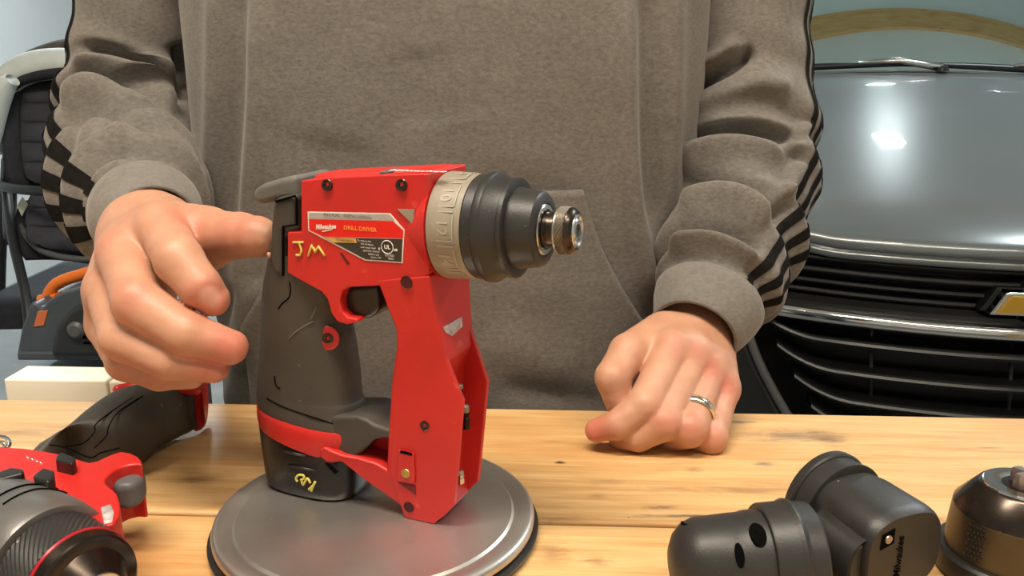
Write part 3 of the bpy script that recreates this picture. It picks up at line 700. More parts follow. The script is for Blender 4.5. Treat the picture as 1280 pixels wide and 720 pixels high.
mk('front_ring', *lathe([(0.0468, Rt*1.02), (0.0478, Rt), (0.0480, Rt*0.93), (0.0474, Rt*0.55), (0.0470, Rt*0.45), (0.040, Rt*0.42)], (0, 0, 0), (0, 0, 1), 72, (True, True)), M['chrome'], ck, ang=35)
for k in range(3):
    t = radians(100+120*k); rr = 0.0032
    c = np.array([cos(t)*rr, sin(t)*rr, 0]); e1 = np.array([cos(t), sin(t), 0]); e2 = np.array([-sin(t), cos(t), 0])
    ring = lambda z, g: [c+e1*x*g+e2*y*g+np.array([0, 0, z]) for x, y in ((-0.0022, -0.0010), (0.0030, -0.0030), (0.0038, 0), (0.0030, 0.0030), (-0.0022, 0.0010))]
    mk('jaw', *loft([ring(0.041, 1.1), ring(0.0535, 1.0), ring(0.0545, 0.85)]), mat('jaw_steel', (0.34, 0.27, 0.23), 0.35, 1.0, var=0.2, vs=150), ck, smooth=False)

# ------------------------------------------------------------------ second drill lying on its side at the lower left
# plan outlines traced at the height of its upper side
Z1 = 0.030
f3 = Frame((-0.204, 0.348, TZ), radians(-33))
dr2 = empty('compact_drill', f3.O, f3.yaw, 'red and black drill lying on its side at the lower left of the bench', 'drill')
rr = 0.030
ax3 = lambda px, py: f3.atz(px, py, rr)[0]
xg = f3.atz(75, 648, 0.052)[0]
s0 = -0.075
e0 = 0.0; e1 = 0.021; e2 = 0.028; e3 = 0.036
mk('gearcase', *lathe([(s0, 0.028), (-0.03, 0.0308), (-0.012, 0.0310), (e0-0.002, 0.0300), (e0, 0.0292), (e0, 0.026)], (0, 0, rr), (1, 0, 0), 96), mat('gearcase_grey', (0.20, 0.19, 0.18), 0.36, 0.6, var=0.15, vs=40, bump=0.08, bs=600), dr2, ang=35)
for q in (-0.030, -0.022):
    mk('gearcase_line', *tube([(q+0.004*abs(t), 0.0311*sin(t+0.3), rr+0.0311*cos(t+0.3)) for t in np.linspace(-0.55, 0.45, 14)], 0.0005, 6), M['black'], dr2)
ch = mk('chuck', *lathe([(e0-0.002, 0.0262), (e1, 0.0248), (e1+0.0004, 0.0240)], (0, 0, rr), (1, 0, 0), 96), M['black_steel'], dr2, ang=35)
V = []; Fc = []
nn_, nk_ = 12, 110
for i in range(nn_+1):
    for k in range(nk_):
        t = 2*pi*k/nk_; s = e0+0.0008+(e1-e0-0.002)*i/nn_; r = 0.0263-0.0013*i/nn_+(0.00035 if (i+k) % 2 else 0)
        V.append((s, r*cos(t), rr+r*sin(t)))
mk('chuck_grip', V, grid_faces(nn_+1, nk_, True), M['plastic_soft'], ch, smooth=False)
mk('red_ring', *lathe([(e1-0.0012, 0.0248), (e1-0.0006, 0.0254), (e1+0.0006, 0.0250), (e1+0.0008, 0.024)], (0, 0, rr), (1, 0, 0), 96), mat('dark_red_ring', (0.34, 0.012, 0.02), 0.3), ch, ang=35)
mk('chuck_nose', *lathe([(e1+0.0004, 0.0246), (e1+0.005, 0.0236), (e1+0.0056, 0.0228), (e1+0.0060, 0.0222), (e2-0.0006, 0.0192), (e2-0.0003, 0.0182), (e2, 0.0180), (e3-0.002, 0.0125), (e3, 0.0105)], (0, 0, rr), (1, 0, 0), 96), M['black_steel'], ch, ang=35)
mk('nose_ring', *lathe([(e3-0.0005, 0.0106), (e3+0.0008, 0.0100), (e3+0.0010, 0.0086), (e3+0.0002, 0.006), (e3-0.004, 0.005)], (0, 0, rr), (1, 0, 0), 48), M['steel'], ch, ang=35)
def flat3(name, pts, z0, z1, m_, bev, par=dr2, zt=None, sm=0, keep=(), lim=40, seg=4):
    p = f3.xy(pts, z1 if zt is None else zt)
    if sm: p = smooth_poly(p, sm, keep=keep)
    return mk(name, *prism_xy(p, z0, z1), m_, par, bevel=bev, seg=seg, lim=lim)
ZT = 0.047
flat3('housing', [(-40, 560), (0, 561), (30, 562), (80, 570), (112, 580), (130, 574), (152, 566), (172, 572), (178, 582), (166, 582), (150, 586), (136, 596), (132, 606), (146, 618), (151, 640), (146, 652), (132, 660), (60, 660), (-40, 620)], 0.016, ZT, M['red'], 0.005, sm=2, zt=0.046)
prs = [((26, 566), (60, 590)), ((56, 556), (92, 590)), ((76, 543), (116, 592)), ((97, 521), (148, 590)), ((120, 501), (180, 578)), ((140, 491), (206, 557)), ((168, 487), (232, 541)), ((205, 487), (249, 528)), ((240, 488), (256, 514))]
def loft3(name, prs, hz, m_, zc=0.022, sn=2.8, n=40, par=dr2, ang=60):
    A_ = crv([f3.atz(*a, zc+0.014) for a, b in prs], 5); B_ = crv([f3.atz(*b, zc-0.014) for a, b in prs], 5); H_ = np.interp(np.linspace(0, 1, len(A_)), np.linspace(0, 1, len(hz)), hz); secs = []
    for a, b, h in zip(A_, B_, H_):
        a = np.array(a); b = np.array(b); c = (a+b)/2; hv_ = (b-a)/2; c[2] = zc; hv_[2] = 0
        secs.append([c+hv_*se(2*pi*k/n, sn)[0]+np.array([0, 0, 1])*se(2*pi*k/n, sn)[1]*h for k in range(n)])
    return mk(name, *loft(secs), m_, par, ang=ang)
loft3('grip', prs, [0.008, 0.0165, 0.0195, 0.0205, 0.0205, 0.0205, 0.0205, 0.0200, 0.0180], M['rubber'])
loft3('end_cap', [((234, 486), (255, 520)), ((242, 485), (258, 515)), ((248, 486), (261, 509)), ((253, 490), (262, 503))], [0.0202, 0.0206, 0.0186, 0.012], M['red'], sn=2.6)
mk('end_trim', *tube(crv([f3.atz(x, y, 0.037) for x, y in ((142, 489), (160, 485), (178, 483.5), (208, 485.5), (232, 486.5), (248, 488))], 5), [0.002]+[0.0036]*24+[0.003], 10), M['red'], dr2)
for ln in ([(166, 497), (140, 514), (120, 530), (118, 540), (104, 554), (82, 558)], [(178, 495), (148, 515), (136, 533), (133, 545), (118, 560)], [(62, 556), (84, 560), (112, 572), (126, 566), (150, 560)]):
    mk('grip_line', *tube(crv([f3.atz(x, y, 0.0421) for x, y in ln], 4), 0.0004, 6), M['black'], dr2)
flat3('trigger', [(130, 588), (148, 577), (166, 578), (178, 586), (181, 596), (172, 606), (154, 611), (136, 606)], 0.026, 0.041, M['grey_plastic'], 0.006, zt=0.039, sm=3, seg=5)
flat3('direction_switch', [(70, 572), (76, 567), (94, 573), (95, 578), (90, 582), (70, 577)], 0.040, 0.0535, M['plastic'], 0.001, zt=0.0525)
flat3('speed_switch', [(42, 598), (54, 588), (68, 592), (69, 602), (60, 607), (44, 603)], 0.044, 0.060, M['plastic'], 0.0015, zt=0.058)
flat3('clip_rail', [(-10, 598), (14, 588), (30, 590), (31, 595), (-10, 606)], 0.044, 0.0600, M['plastic'], 0.0015, zt=0.058)
flat3('rating_plate', [(126, 634), (138, 630), (142, 640), (140, 652), (130, 654)], ZT-0.0006, ZT+0.0003, M['sticker'], 0, zt=ZT+0.0004)
for k in range(4):
    x_, y_ = 32+k*5.4, 569+k*2.2
    flat3('charge_light', [(x_, y_), (x_+3.5, y_+1.3), (x_+4, y_+3.2), (x_+0.5, y_+2)], 0.044, ZT+0.0004, M['steel'], 0, zt=ZT+0.0004)
# steel belt hook at its far side
for ln in ([(-20, 552), (2, 546), (12, 553), (6, 560), (-20, 566)], [(-20, 559), (0, 553), (6, 556)]):
    mk('belt_hook', *tube(crv([f3.atz(x, y, 0.040) for x, y in ln], 4), 0.0013, 8), M['chrome'], dr2)

# ================================================================== the person behind the bench
# ------------------------------------------------------------------ signed-distance sculpting
def rcone(P, a, b, ra, rb):
    a = np.asarray(a); b = np.asarray(b); ab = b-a; L2_ = ab@ab+1e-12
    t = np.clip(((P-a)@ab)/L2_, 0, 1)
    return np.sqrt((((P-a)-t[..., None]*ab)**2).sum(-1))-(ra+(rb-ra)*t)
def smin(a, b, k):
    h = np.clip(0.5+0.5*(b-a)/k, 0, 1); return b*(1-h)+a*h-k*h*(1-h)
def surface_nets(fn, lo, hi, h):
    lo = np.array(lo); n = np.ceil((np.array(hi)-lo)/h).astype(int)+1
    ax_ = [lo[i]+h*np.arange(n[i]) for i in range(3)]
    G = np.stack(np.meshgrid(*ax_, indexing='ij'), -1).astype(np.float64); D = fn(G)
    ins = D < 0
    c = [D[i:n[0]-1+i, j:n[1]-1+j, k:n[2]-1+k] for i in (0, 1) for j in (0, 1) for k in (0, 1)]
    C = np.stack(c, 0); cnt = (C < 0).sum(0); act = (cnt > 0) & (cnt < 8)
    idx = -np.ones(act.shape, int); idx[act] = np.arange(act.sum())
    Ca = C[:, act]; offs = np.array([(i, j, k) for i in (0, 1) for j in (0, 1) for k in (0, 1)], float)
    acc = np.zeros((Ca.shape[1], 3)); w = np.zeros(Ca.shape[1])
    for p in range(8):
        for q in range(p+1, 8):
            if np.abs(offs[p]-offs[q]).sum() == 1:
                a, b = Ca[p], Ca[q]; m = (a < 0) != (b < 0); t = np.where(m, a/(a-b+1e-20), 0)
                pt = offs[p]+(offs[q]-offs[p])*t[:, None]; acc[m] += pt[m]; w[m] += 1
    base = np.stack(np.nonzero(act), -1)
    V = lo+h*(base+acc/w[:, None])
    Fc = []
    for a in range(3):
        sl0 = [slice(None)]*3; sl1 = [slice(None)]*3; sl0[a] = slice(0, -1); sl1[a] = slice(1, None)
        s0_, s1_ = ins[tuple(sl0)], ins[tuple(sl1)]; b, c_ = [(1, 2), (2, 0), (0, 1)][a]
        cr = np.argwhere(s0_ != s1_)
        cr = cr[(cr[:, b] > 0) & (cr[:, c_] > 0) & (cr[:, b] < n[b]-1) & (cr[:, c_] < n[c_]-1)]
        def I(db, dc):
            q = cr.copy(); q[:, b] += db; q[:, c_] += dc; return idx[q[:, 0], q[:, 1], q[:, 2]]
        quad = np.stack([I(-1, -1), I(0, -1), I(0, 0), I(-1, 0)], -1)
        fl = s0_[tuple(cr.T)]; quad[~fl] = quad[~fl][:, ::-1]; Fc.append(quad)
    return V, np.concatenate(Fc)
def noise3(P, f, seed=0):
    r = np.random.RandomState(seed); o = 0
    for i in range(5):
        k = r.normal(size=3)*f; o = o+np.sin(P@k+r.uniform(0, 6.28))
    return o/5

MM = 0.001
def build_hand(fingers, palm, nails, reds, kf=7*MM, h=1.25*MM):
    """fingers: list of joint lists (px, py, depth, radius mm); palm: list of pairs"""
    J = lambda q: PD(q[0], q[1], q[2])
    allp = [J(q) for f in fingers for q in f]+[J(q) for a in palm for q in a]
    A = np.array(allp); lo = A.min(0)-0.028; hi = A.max(0)+0.028
    def fn(P):
        dp = None
        for a, b in palm:
            d = rcone(P, J(a), J(b), a[3]*MM, b[3]*MM); dp = d if dp is None else smin(dp, d, 13*MM)
        D = None
        for f in fingers:
            df = None
            for a, b in zip(f[:-1], f[1:]):
                d = rcone(P, J(a), J(b), a[3]*MM, b[3]*MM); df = d if df is None else smin(df, d, 2.5*MM)
            # knuckle creases and fullness
            e = smin(dp, df, f[0][4]*MM if len(f[0]) > 4 else kf)
            D = e if D is None else smin(D, e, 1.6*MM)
        for (q, nd, rn) in nails:
            c = J(q); nd = np.array(nd, float); nd /= np.linalg.norm(nd)
            # faint step round the nail plate
            dist = np.sqrt(((P-c)**2).sum(-1)); D = D+0.35*MM*np.exp(-((dist-rn*MM)/(0.9*MM))**2)
        D = D+0.22*MM*noise3(P, 260, 3)+0.12*MM*noise3(P, 700, 5)
        return D
    V, Fq = surface_nets(fn, lo, hi, h)
    # skin tint: redness over the knuckles, pale nails
    red = np.zeros(len(V)); nail = np.zeros(len(V))
    for q, r, a in reds:
        c = J(q); red = np.maximum(red, a*np.exp(-(((V-c)**2).sum(-1))/(r*MM)**2))
    for q, nd, rn in nails:
        c = J(q); nail = np.maximum(nail, 1/(1+np.exp((np.sqrt(((V-c)**2).sum(-1))-rn*MM)/(0.7*MM))))
    return V, Fq, red, nail

# his right hand (left in the photograph): thumb to the drill, fingers curled
R_f = [
  [(218, 300, 0.535, 19, 12), (262, 297, 0.516, 17.0), (300, 294, 0.500, 12.8), (322, 296, 0.492, 11.2), (336, 298, 0.4875, 9.0)],
  [(202, 285, 0.508, 14.0), (224, 326, 0.474, 13.0), (250, 358, 0.470, 11.2), (266, 374, 0.473, 9.3)],
  [(155, 316, 0.506, 14.5), (172, 378, 0.470, 13.2), (232, 417, 0.465, 11.8), (288, 434, 0.472, 9.6)],
  [(137, 362, 0.514, 13.5), (154, 422, 0.478, 12.5), (212, 449, 0.472, 11.2), (266, 458, 0.478, 9.2)],
  [(135, 408, 0.525, 12.0), (158, 452, 0.492, 10.8), (200, 466, 0.486, 9.8), (238, 468, 0.488, 8.2)],
]
wr = (188, 300, 0.570, 24); el = (170, 254, 0.655, 25)
R_p = [(el, wr), (wr, (202, 285, 0.508, 14)), (wr, (157, 320, 0.508, 14)), (wr, (140, 362, 0.516, 13)), (wr, (138, 404, 0.527, 12)),
       ((175, 320, 0.535, 18), (150, 370, 0.525, 16)), ((205, 310, 0.54, 18), (222, 318, 0.535, 16)), ((190, 350, 0.52, 14), (180, 400, 0.515, 14)), (wr, (250, 300, 0.525, 17))]
R_n = [((263, 372, 0.462), (0.4, -1, 0.5), 6.0)]
R_r = [((262, 372, 0.465, 0), 12, 1.0), ((285, 433, 0.465, 0), 13, 0.9), ((266, 458, 0.47, 0), 12, 0.9), ((230, 285, 0.5, 0), 16, 0.6), ((300, 285, 0.49, 0), 14, 0.6), ((150, 300, 0.5, 0), 14, 0.4), ((165, 372, 0.46, 0), 10, 0.5)]
# his left hand (right in the photograph): loose fist resting on the bench
L_f = [
  [(826, 420, 0.640, 17, 12), (786, 442, 0.606, 14.0), (766, 472, 0.590, 11.8), (774, 502, 0.592, 10.0)],
  [(840, 436, 0.606, 13.0), (806, 506, 0.574, 11.6), (772, 531, 0.574, 9.6), (746, 538, 0.580, 8.0)],
  [(864, 444, 0.612, 13.0), (830, 528, 0.5725, 12.0), (798, 545, 0.578, 10.0), (776, 549, 0.590, 8.4)],
  [(884, 462, 0.617, 12.5), (862, 536, 0.5745, 12.0), (842, 547, 0.590, 10.0), (826, 546, 0.604, 8.5)],
  [(903, 484, 0.621, 11.5), (888, 548, 0.582, 10.8), (870, 552, 0.596, 9.4), (856, 550, 0.606, 8.0)],
]
wl = (866, 414, 0.668, 25); ell = (904, 346, 0.700, 26)
L_p = [(ell, wl), (wl, (840, 436, 0.608, 13)), (wl, (864, 446, 0.614, 13.5)), (wl, (884, 464, 0.618, 13)), (wl, (902, 486, 0.622, 12)),
       ((850, 440, 0.64, 16), (885, 475, 0.64, 15)), ((840, 480, 0.62, 14), (880, 510, 0.615, 13))]
L_r = [((880, 466, 0.605, 0), 12, 1.0), ((903, 484, 0.608, 0), 11, 1.0), ((745, 538, 0.575, 0), 12, 1.0), ((866, 440, 0.6, 0), 9, 0.5), ((840, 436, 0.595, 0), 9, 0.4), ((832, 525, 0.56, 0), 10, 0.5), ((862, 535, 0.56, 0), 10, 0.5), ((890, 548, 0.57, 0), 10, 0.5), ((800, 470, 0.6, 0), 9, 0.4)]
hv = [build_hand(R_f, R_p, R_n, R_r), build_hand(L_f, L_p, [], L_r)]

# skin material with redness from the sculpt
sk = bpy.data.materials.new('skin'); sk.use_nodes = True
nt = sk.node_tree; b = nt.nodes['Principled BSDF']
at_ = nt.nodes.new('ShaderNodeAttribute'); at_.attribute_name = 'skin_tint'
n1 = nt.nodes.new('ShaderNodeTexNoise'); n1.inputs['Scale'].default_value = 55; n1.inputs['Detail'].default_value = 4
tc = nt.nodes.new('ShaderNodeTexCoord'); nt.links.new(tc.outputs['Object'], n1.inputs['Vector'])
r1 = nt.nodes.new('ShaderNodeValToRGB'); nt.links.new(n1.outputs['Fac'], r1.inputs[0])
r1.color_ramp.elements[0].position = 0.3; r1.color_ramp.elements[0].color = (0.47, 0.225, 0.135, 1)
r1.color_ramp.elements[1].position = 0.7; r1.color_ramp.elements[1].color = (0.54, 0.285, 0.180, 1)
sp_ = nt.nodes.new('ShaderNodeSeparateColor'); nt.links.new(at_.outputs['Color'], sp_.inputs[0])
m1 = nt.nodes.new('ShaderNodeMixRGB'); nt.links.new(sp_.outputs[0], m1.inputs[0]); nt.links.new(r1.outputs[0], m1.inputs[1]); m1.inputs[2].default_value = (0.50, 0.14, 0.09, 1)
m2 = nt.nodes.new('ShaderNodeMixRGB'); nt.links.new(sp_.outputs[1], m2.inputs[0]); nt.links.new(m1.outputs[0], m2.inputs[1]); m2.inputs[2].default_value = (0.66, 0.33, 0.25, 1)
nt.links.new(m2.outputs[0], b.inputs['Base Color'])
b.inputs['Roughness'].default_value = 0.50; b.inputs['Subsurface Weight'].default_value = 0.12; b.inputs['Subsurface Radius'].default_value = (0.9, 0.3, 0.15); b.inputs['Subsurface Scale'].default_value = 0.006
n2 = nt.nodes.new('ShaderNodeTexNoise'); n2.inputs['Scale'].default_value = 900; nt.links.new(tc.outputs['Object'], n2.inputs['Vector'])
bp = nt.nodes.new('ShaderNodeBump'); bp.inputs['Strength'].default_value = 0.18; bp.inputs['Distance'].default_value = 0.0006
nt.links.new(n2.outputs['Fac'], bp.inputs['Height']); nt.links.new(bp.outputs[0], b.inputs['Normal'])

# ------------------------------------------------------------------ the body under the clothes, one mesh with both hands
TX, TY = -0.055, 0.80       # trunk axis
PYP = lambda x, y, Y: PY(x, y, Y)
shR, shL = np.array([-0.285, 0.815, 1.415]), np.array([0.165, 0.815, 1.415])
elR = PD(150, 262, 0.66); elL = PD(896, 372, 0.76)
# elbows
eR = PY(165, 185, 0.775); eL = PY(930, 215, 0.760)
# arm lines, shoulder to cuff (point, sleeve radius)
pL = [(shL+np.array([-0.01, 0, 0.02]), 0.078), (PY(925, -60, 0.815), 0.062), (PY(926, 40, 0.805), 0.058), (PY(931, 120, 0.79), 0.058), (PY(932, 200, 0.765), 0.060), (PY(917, 280, 0.715), 0.056), (PY(902, 338, 0.665), 0.050), (PY(887, 376, 0.640), 0.039)]
pR = [(shR+np.array([0.01, 0, 0.02]), 0.078), (PY(192, -70, 0.825), 0.062), (PY(184, 20, 0.825), 0.060), (PY(174, 100, 0.815), 0.062), (PY(164, 175, 0.775), 0.063), (PY(166, 226, 0.705), 0.057), (PY(172, 252, 0.640), 0.048), (PY(183, 268, 0.598), 0.0355)]
def body_sdf(P):
    d = rcone(P, (TX, TY, 0.95), (TX, TY, 1.12), 0.125, 0.118)
    d = smin(d, rcone(P, (TX-0.05, TY, 1.12), (TX-0.07, TY, 1.34), 0.11, 0.10), 0.05)
    d = smin(d, rcone(P, (TX+0.05, TY, 1.12), (TX+0.07, TY, 1.34), 0.11, 0.10), 0.05)
    d = smin(d, rcone(P, shR, shL, 0.055, 0.055), 0.05)
    d = smin(d, rcone(P, (TX, TY+0.005, 1.42), (TX, TY-0.015, 1.58), 0.058, 0.055), 0.03)
    for pth, w in ((pR, PD(*R_p[0][0][:3])), (pL, PD(*L_p[0][0][:3]))):
        q = [p for p, r in pth]; rr_ = [0.040, 0.040, 0.038, 0.035, 0.032, 0.029, 0.026, 0.022]
        for k in range(len(q)-2): d = smin(d, rcone(P, q[k], q[k+1], rr_[k], rr_[k+1]), 0.015)
    # head
    hc = np.array([TX, TY-0.03, 1.66])
    q = (P-hc)/np.array([0.076, 0.095, 0.115]); d = smin(d, (np.sqrt((q**2).sum(-1))-1)*0.08, 0.02)
    d = smin(d, rcone(P, hc+(0, -0.075, 0.0), hc+(0, -0.108, -0.03), 0.010, 0.013), 0.015)
    d = smin(d, rcone(P, hc+(0, -0.05, -0.09), hc+(0, -0.07, -0.095), 0.035, 0.025), 0.03)
    for s in (-1, 1):
        d = smin(d, rcone(P, hc+(s*0.077, 0.01, 0.02), hc+(s*0.080, 0.012, -0.03), 0.012, 0.009), 0.008)
        d = np.maximum(d, -(np.sqrt(((P-(hc+(s*0.032, -0.098, 0.012)))**2).sum(-1))-0.013))
        d = np.minimum(d, np.sqrt(((P-(hc+(s*0.032, -0.083, 0.012)))**2).sum(-1))-0.012)
    d = np.maximum(d, -rcone(P, hc+(-0.02, -0.105, -0.062), hc+(0.02, -0.105, -0.062), 0.004, 0.004))
    return d
Vb, Fb = surface_nets(body_sdf, (-0.45, 0.55, 0.80), (0.36, 0.98, 1.80), 0.011)
Vs = [Vb]; Fs = [Fb]; tint = [np.zeros((len(Vb), 2))]; n = len(Vb)
for V, Fq, rd, nl in hv:
    Vs.append(V); Fs.append(Fq+n); tint.append(np.stack([rd, nl], -1)); n += len(V)
V = np.concatenate(Vs); Fq = np.concatenate(Fs); T = np.concatenate(tint)
PO = np.array([TX, TY, 0.0])
me = bpy.data.meshes.new('person'); me.from_pydata((V-PO).tolist(), [], Fq.tolist()); me.update(); me.shade_smooth(); me.materials.append(sk)
ca = me.color_attributes.new('skin_tint', 'FLOAT_COLOR', 'POINT')
ca.data.foreach_set('color', np.concatenate([T, np.zeros((len(T), 1)), np.ones((len(T), 1))], 1).astype(np.float32).ravel())
person = bpy.data.objects.new('person', me); COL.objects.link(person); person.location = PO
tag(person, 'person in grey striped-sleeve hoodie behind the bench, fist on wood, thumb at the drill', 'person')
sm_ = person.modifiers.new('sm', 'SMOOTH'); sm_.factor = 0.5; sm_.iterations = 3

# wedding ring on the left hand
ra_, rb_ = PD(*L_f[3][0][:3]), PD(*L_f[3][1][:3])
rc = ra_*0.27+rb_*0.73; dd = (rb_-ra_)/np.linalg.norm(rb_-ra_)
mk('ring', *lathe([(-0.0030, 0.0128), (-0.0026, 0.0136), (0, 0.0139), (0.0026, 0.0136), (0.0030, 0.0128)], rc-PO, dd, 48, (False, False)), mat('pale_gold', (0.78, 0.68, 0.50), 0.16, 1.0), person, ang=60)

# ------------------------------------------------------------------ fleece
def fleece(name, c0, c1, sheen=0.25):
    m = bpy.data.materials.new(name); m.use_nodes = True; nt = m.node_tree; b = nt.nodes['Principled BSDF']; N = nt.nodes; L = nt.links
    tc = N.new('ShaderNodeTexCoord')
    mp = N.new('ShaderNodeMapping'); mp.inputs['Scale'].default_value = (1, 1, 1.8); L.new(tc.outputs['Object'], mp.inputs[0])
    n1 = N.new('ShaderNodeTexNoise'); n1.inputs['Scale'].default_value = 230; n1.inputs['Detail'].default_value = 6; n1.inputs['Roughness'].default_value = 0.7; L.new(mp.outputs[0], n1.inputs['Vector'])
    n2 = N.new('ShaderNodeTexNoise'); n2.inputs['Scale'].default_value = 28; n2.inputs['Detail'].default_value = 4; L.new(mp.outputs[0], n2.inputs['Vector'])
    r = N.new('ShaderNodeValToRGB'); L.new(n1.outputs['Fac'], r.inputs[0]); r.color_ramp.elements[0].position = 0.34; r.color_ramp.elements[1].position = 0.66
    r.color_ramp.elements[0].color = list(c0)+[1]; r.color_ramp.elements[1].color = list(c1)+[1]
    mr = N.new('ShaderNodeMapRange'); L.new(n2.outputs['Fac'], mr.inputs[0]); mr.inputs['To Min'].default_value = 0.84; mr.inputs['To Max'].default_value = 1.16
    mx = N.new('ShaderNodeMixRGB'); mx.blend_type = 'MULTIPLY'; mx.inputs[0].default_value = 1; L.new(r.outputs[0], mx.inputs[1]); L.new(mr.outputs[0], mx.inputs[2])
    L.new(mx.outputs[0], b.inputs['Base Color']); b.inputs['Roughness'].default_value = 0.95; b.inputs['Specular IOR Level'].default_value = 0.15
    b.inputs['Sheen Weight'].default_value = sheen; b.inputs['Sheen Roughness'].default_value = 0.45; b.inputs['Sheen Tint'].default_value = (1, 0.95, 0.88, 1)
    bp = N.new('ShaderNodeBump'); bp.inputs['Strength'].default_value = 0.5; bp.inputs['Distance'].default_value = 0.0008
    L.new(n1.outputs['Fac'], bp.inputs['Height']); L.new(bp.outputs[0], b.inputs['Normal'])
    return m
M['fleece'] = fleece('grey_fleece', (0.112, 0.099, 0.086), (0.176, 0.158, 0.139))
M['rib'] = fleece('grey_rib_knit', (0.145, 0.133, 0.118), (0.200, 0.184, 0.165))
M['stripe'] = mat('black_stripe', (0.010, 0.009, 0.008), 0.95, var=0.3, vs=200, spec=0.08)
M['seam'] = mat('seam_thread', (0.085, 0.07, 0.056), 0.95)

def stroke_field(PX, strokes):
    """PX: (n,2) photograph positions of the vertices; sum of soft ridges / furrows drawn along polylines"""
    out = np.zeros(len(PX))
    for pts, wd, amp in strokes:
        pts = np.array(smooth_poly(pts, 5, closed=False)); best = np.full(len(PX), 1e9); tt = np.zeros(len(PX)); side = np.zeros(len(PX))
        m = len(pts)-1
        for i in range(m):
            a, b_ = pts[i], pts[i+1]; ab = b_-a; t = np.clip(((PX-a)@ab)/(ab@ab+1e-9), 0, 1)
            q = PX-(a+t[:, None]*ab); d = np.hypot(q[:, 0], q[:, 1]); k = d < best
            best[k] = d[k]; tt[k] = (i+t[k])/m
        taper = np.clip(np.minimum(tt, 1-tt)*5, 0, 1); taper = taper*taper*(3-2*taper)
        out += amp*np.exp(-(best/wd)**2)*taper
    return out
def face_w(Nn, V):
    vd = CC-V; vd /= np.linalg.norm(vd, axis=1)[:, None]; f = (Nn*vd).sum(1)
    return np.clip((f+0.15)/0.5, 0, 1)
# trunk of the hoodie
def trunk_ring(z):
    t = (z-0.84)/0.6
    a = np.interp(z, [0.78, 0.88, 1.0, 1.15, 1.30, 1.40, 1.455, 1.49], [0.205, 0.212, 0.215, 0.222, 0.225, 0.205, 0.130, 0.085])
    bfr = np.interp(z, [0.78, 0.88, 1.0, 1.15, 1.30, 1.40, 1.455, 1.49], [0.130, 0.145, 0.150, 0.145, 0.135, 0.120, 0.095, 0.075])
    return a, bfr
NT, NZ = 260, 190
ths = np.linspace(0, 2*pi, NT, endpoint=False); zs = np.linspace(0.80, 1.49, NZ)
V = np.zeros((NZ, NT, 3)); Nn = np.zeros((NZ, NT, 3))
for i, z in enumerate(zs):
    a, bf = trunk_ring(z)
    for j, t in enumerate(ths):
        c, s = se(t, 2.5); V[i, j] = (TX+a*c, TY-bf*s, z); q = np.array([cos(t)/a, -sin(t)/bf, 0]); Nn[i, j] = q/np.linalg.norm(q)
V = V.reshape(-1, 3); Nn = Nn.reshape(-1, 3)
TR = [([(781, -60), (780, 60), (783, 160), (790, 250), (803, 330), (818, 400)], 15, 0.0110), ([(812, -60), (812, 80), (815, 200), (822, 300)], 16, -0.0090),
      ([(846, -60), (843, 80), (838, 200), (830, 300)], 12, 0.0060),
      ([(322, -60), (324, 60), (322, 170), (314, 260), (306, 360), (300, 470)], 16, 0.0080), ([(298, -60), (297, 80), (290, 200), (286, 330)], 14, -0.0080), ([(270, -60), (268, 100), (264, 240), (266, 400)], 12, 0.006),
      ([(286, 520), (296, 470), (318, 400), (328, 345)], 12, 0.006), ([(262, 490), (275, 420), (300, 350)], 9, -0.005),
      ([(420, -40), (430, 90), (415, 190)], 50, 0.003), ([(640, -40), (660, 100), (650, 240)], 60, 0.003), ([(520, 60), (540, 160)], 40, -0.002), ([(600, 420), (660, 440), (720, 470)], 26, 0.003), ([(620, 480), (690, 490), (760, 500)], 14, -0.003)]
pxv = proj(V); wv = face_w(Nn, V)
disp = stroke_field(pxv, TR)*wv+0.0022*noise3(V, 16, 11)+0.0010*noise3(V, 45, 12)
V = V+Nn*disp[:, None]
TV = V.reshape(NZ, NT, 3)
mk('hoodie_trunk', V-PO, grid_faces(NZ, NT, True), M['fleece'], person)
# hem band
ring = [[(TX+1.0*trunk_ring(0.8)[0]*se(t, 2.5)[0]*g, TY-trunk_ring(0.8)[1]*se(t, 2.5)[1]*g, z) for t in ths[::3]] for z, g in ((0.805, 1.0), (0.800, 1.01), (0.79, 1.0), (0.745, 0.975), (0.738, 0.95))]
V, Fc = loft([[np.array(p)-PO for p in r] for r in ring], cap=False); mk('hoodie_hem', V, Fc, M['rib'], person)
# front surface of the trunk as y(x, z)
front = TV[:, :, 1] < TY-0.004
def trunk_y(x, z):
    i = np.clip((z-0.80)/(0.69)*(NZ-1), 0, NZ-2); k = int(i); f = i-k; o = []
    for kk in (k, k+1):
        row = TV[kk]; m = front[kk]; xs = row[m, 0]; ys = row[m, 1]; s = np.argsort(xs); o.append(np.interp(x, xs[s], ys[s]))
    return o[0]*(1-f)+o[1]*f
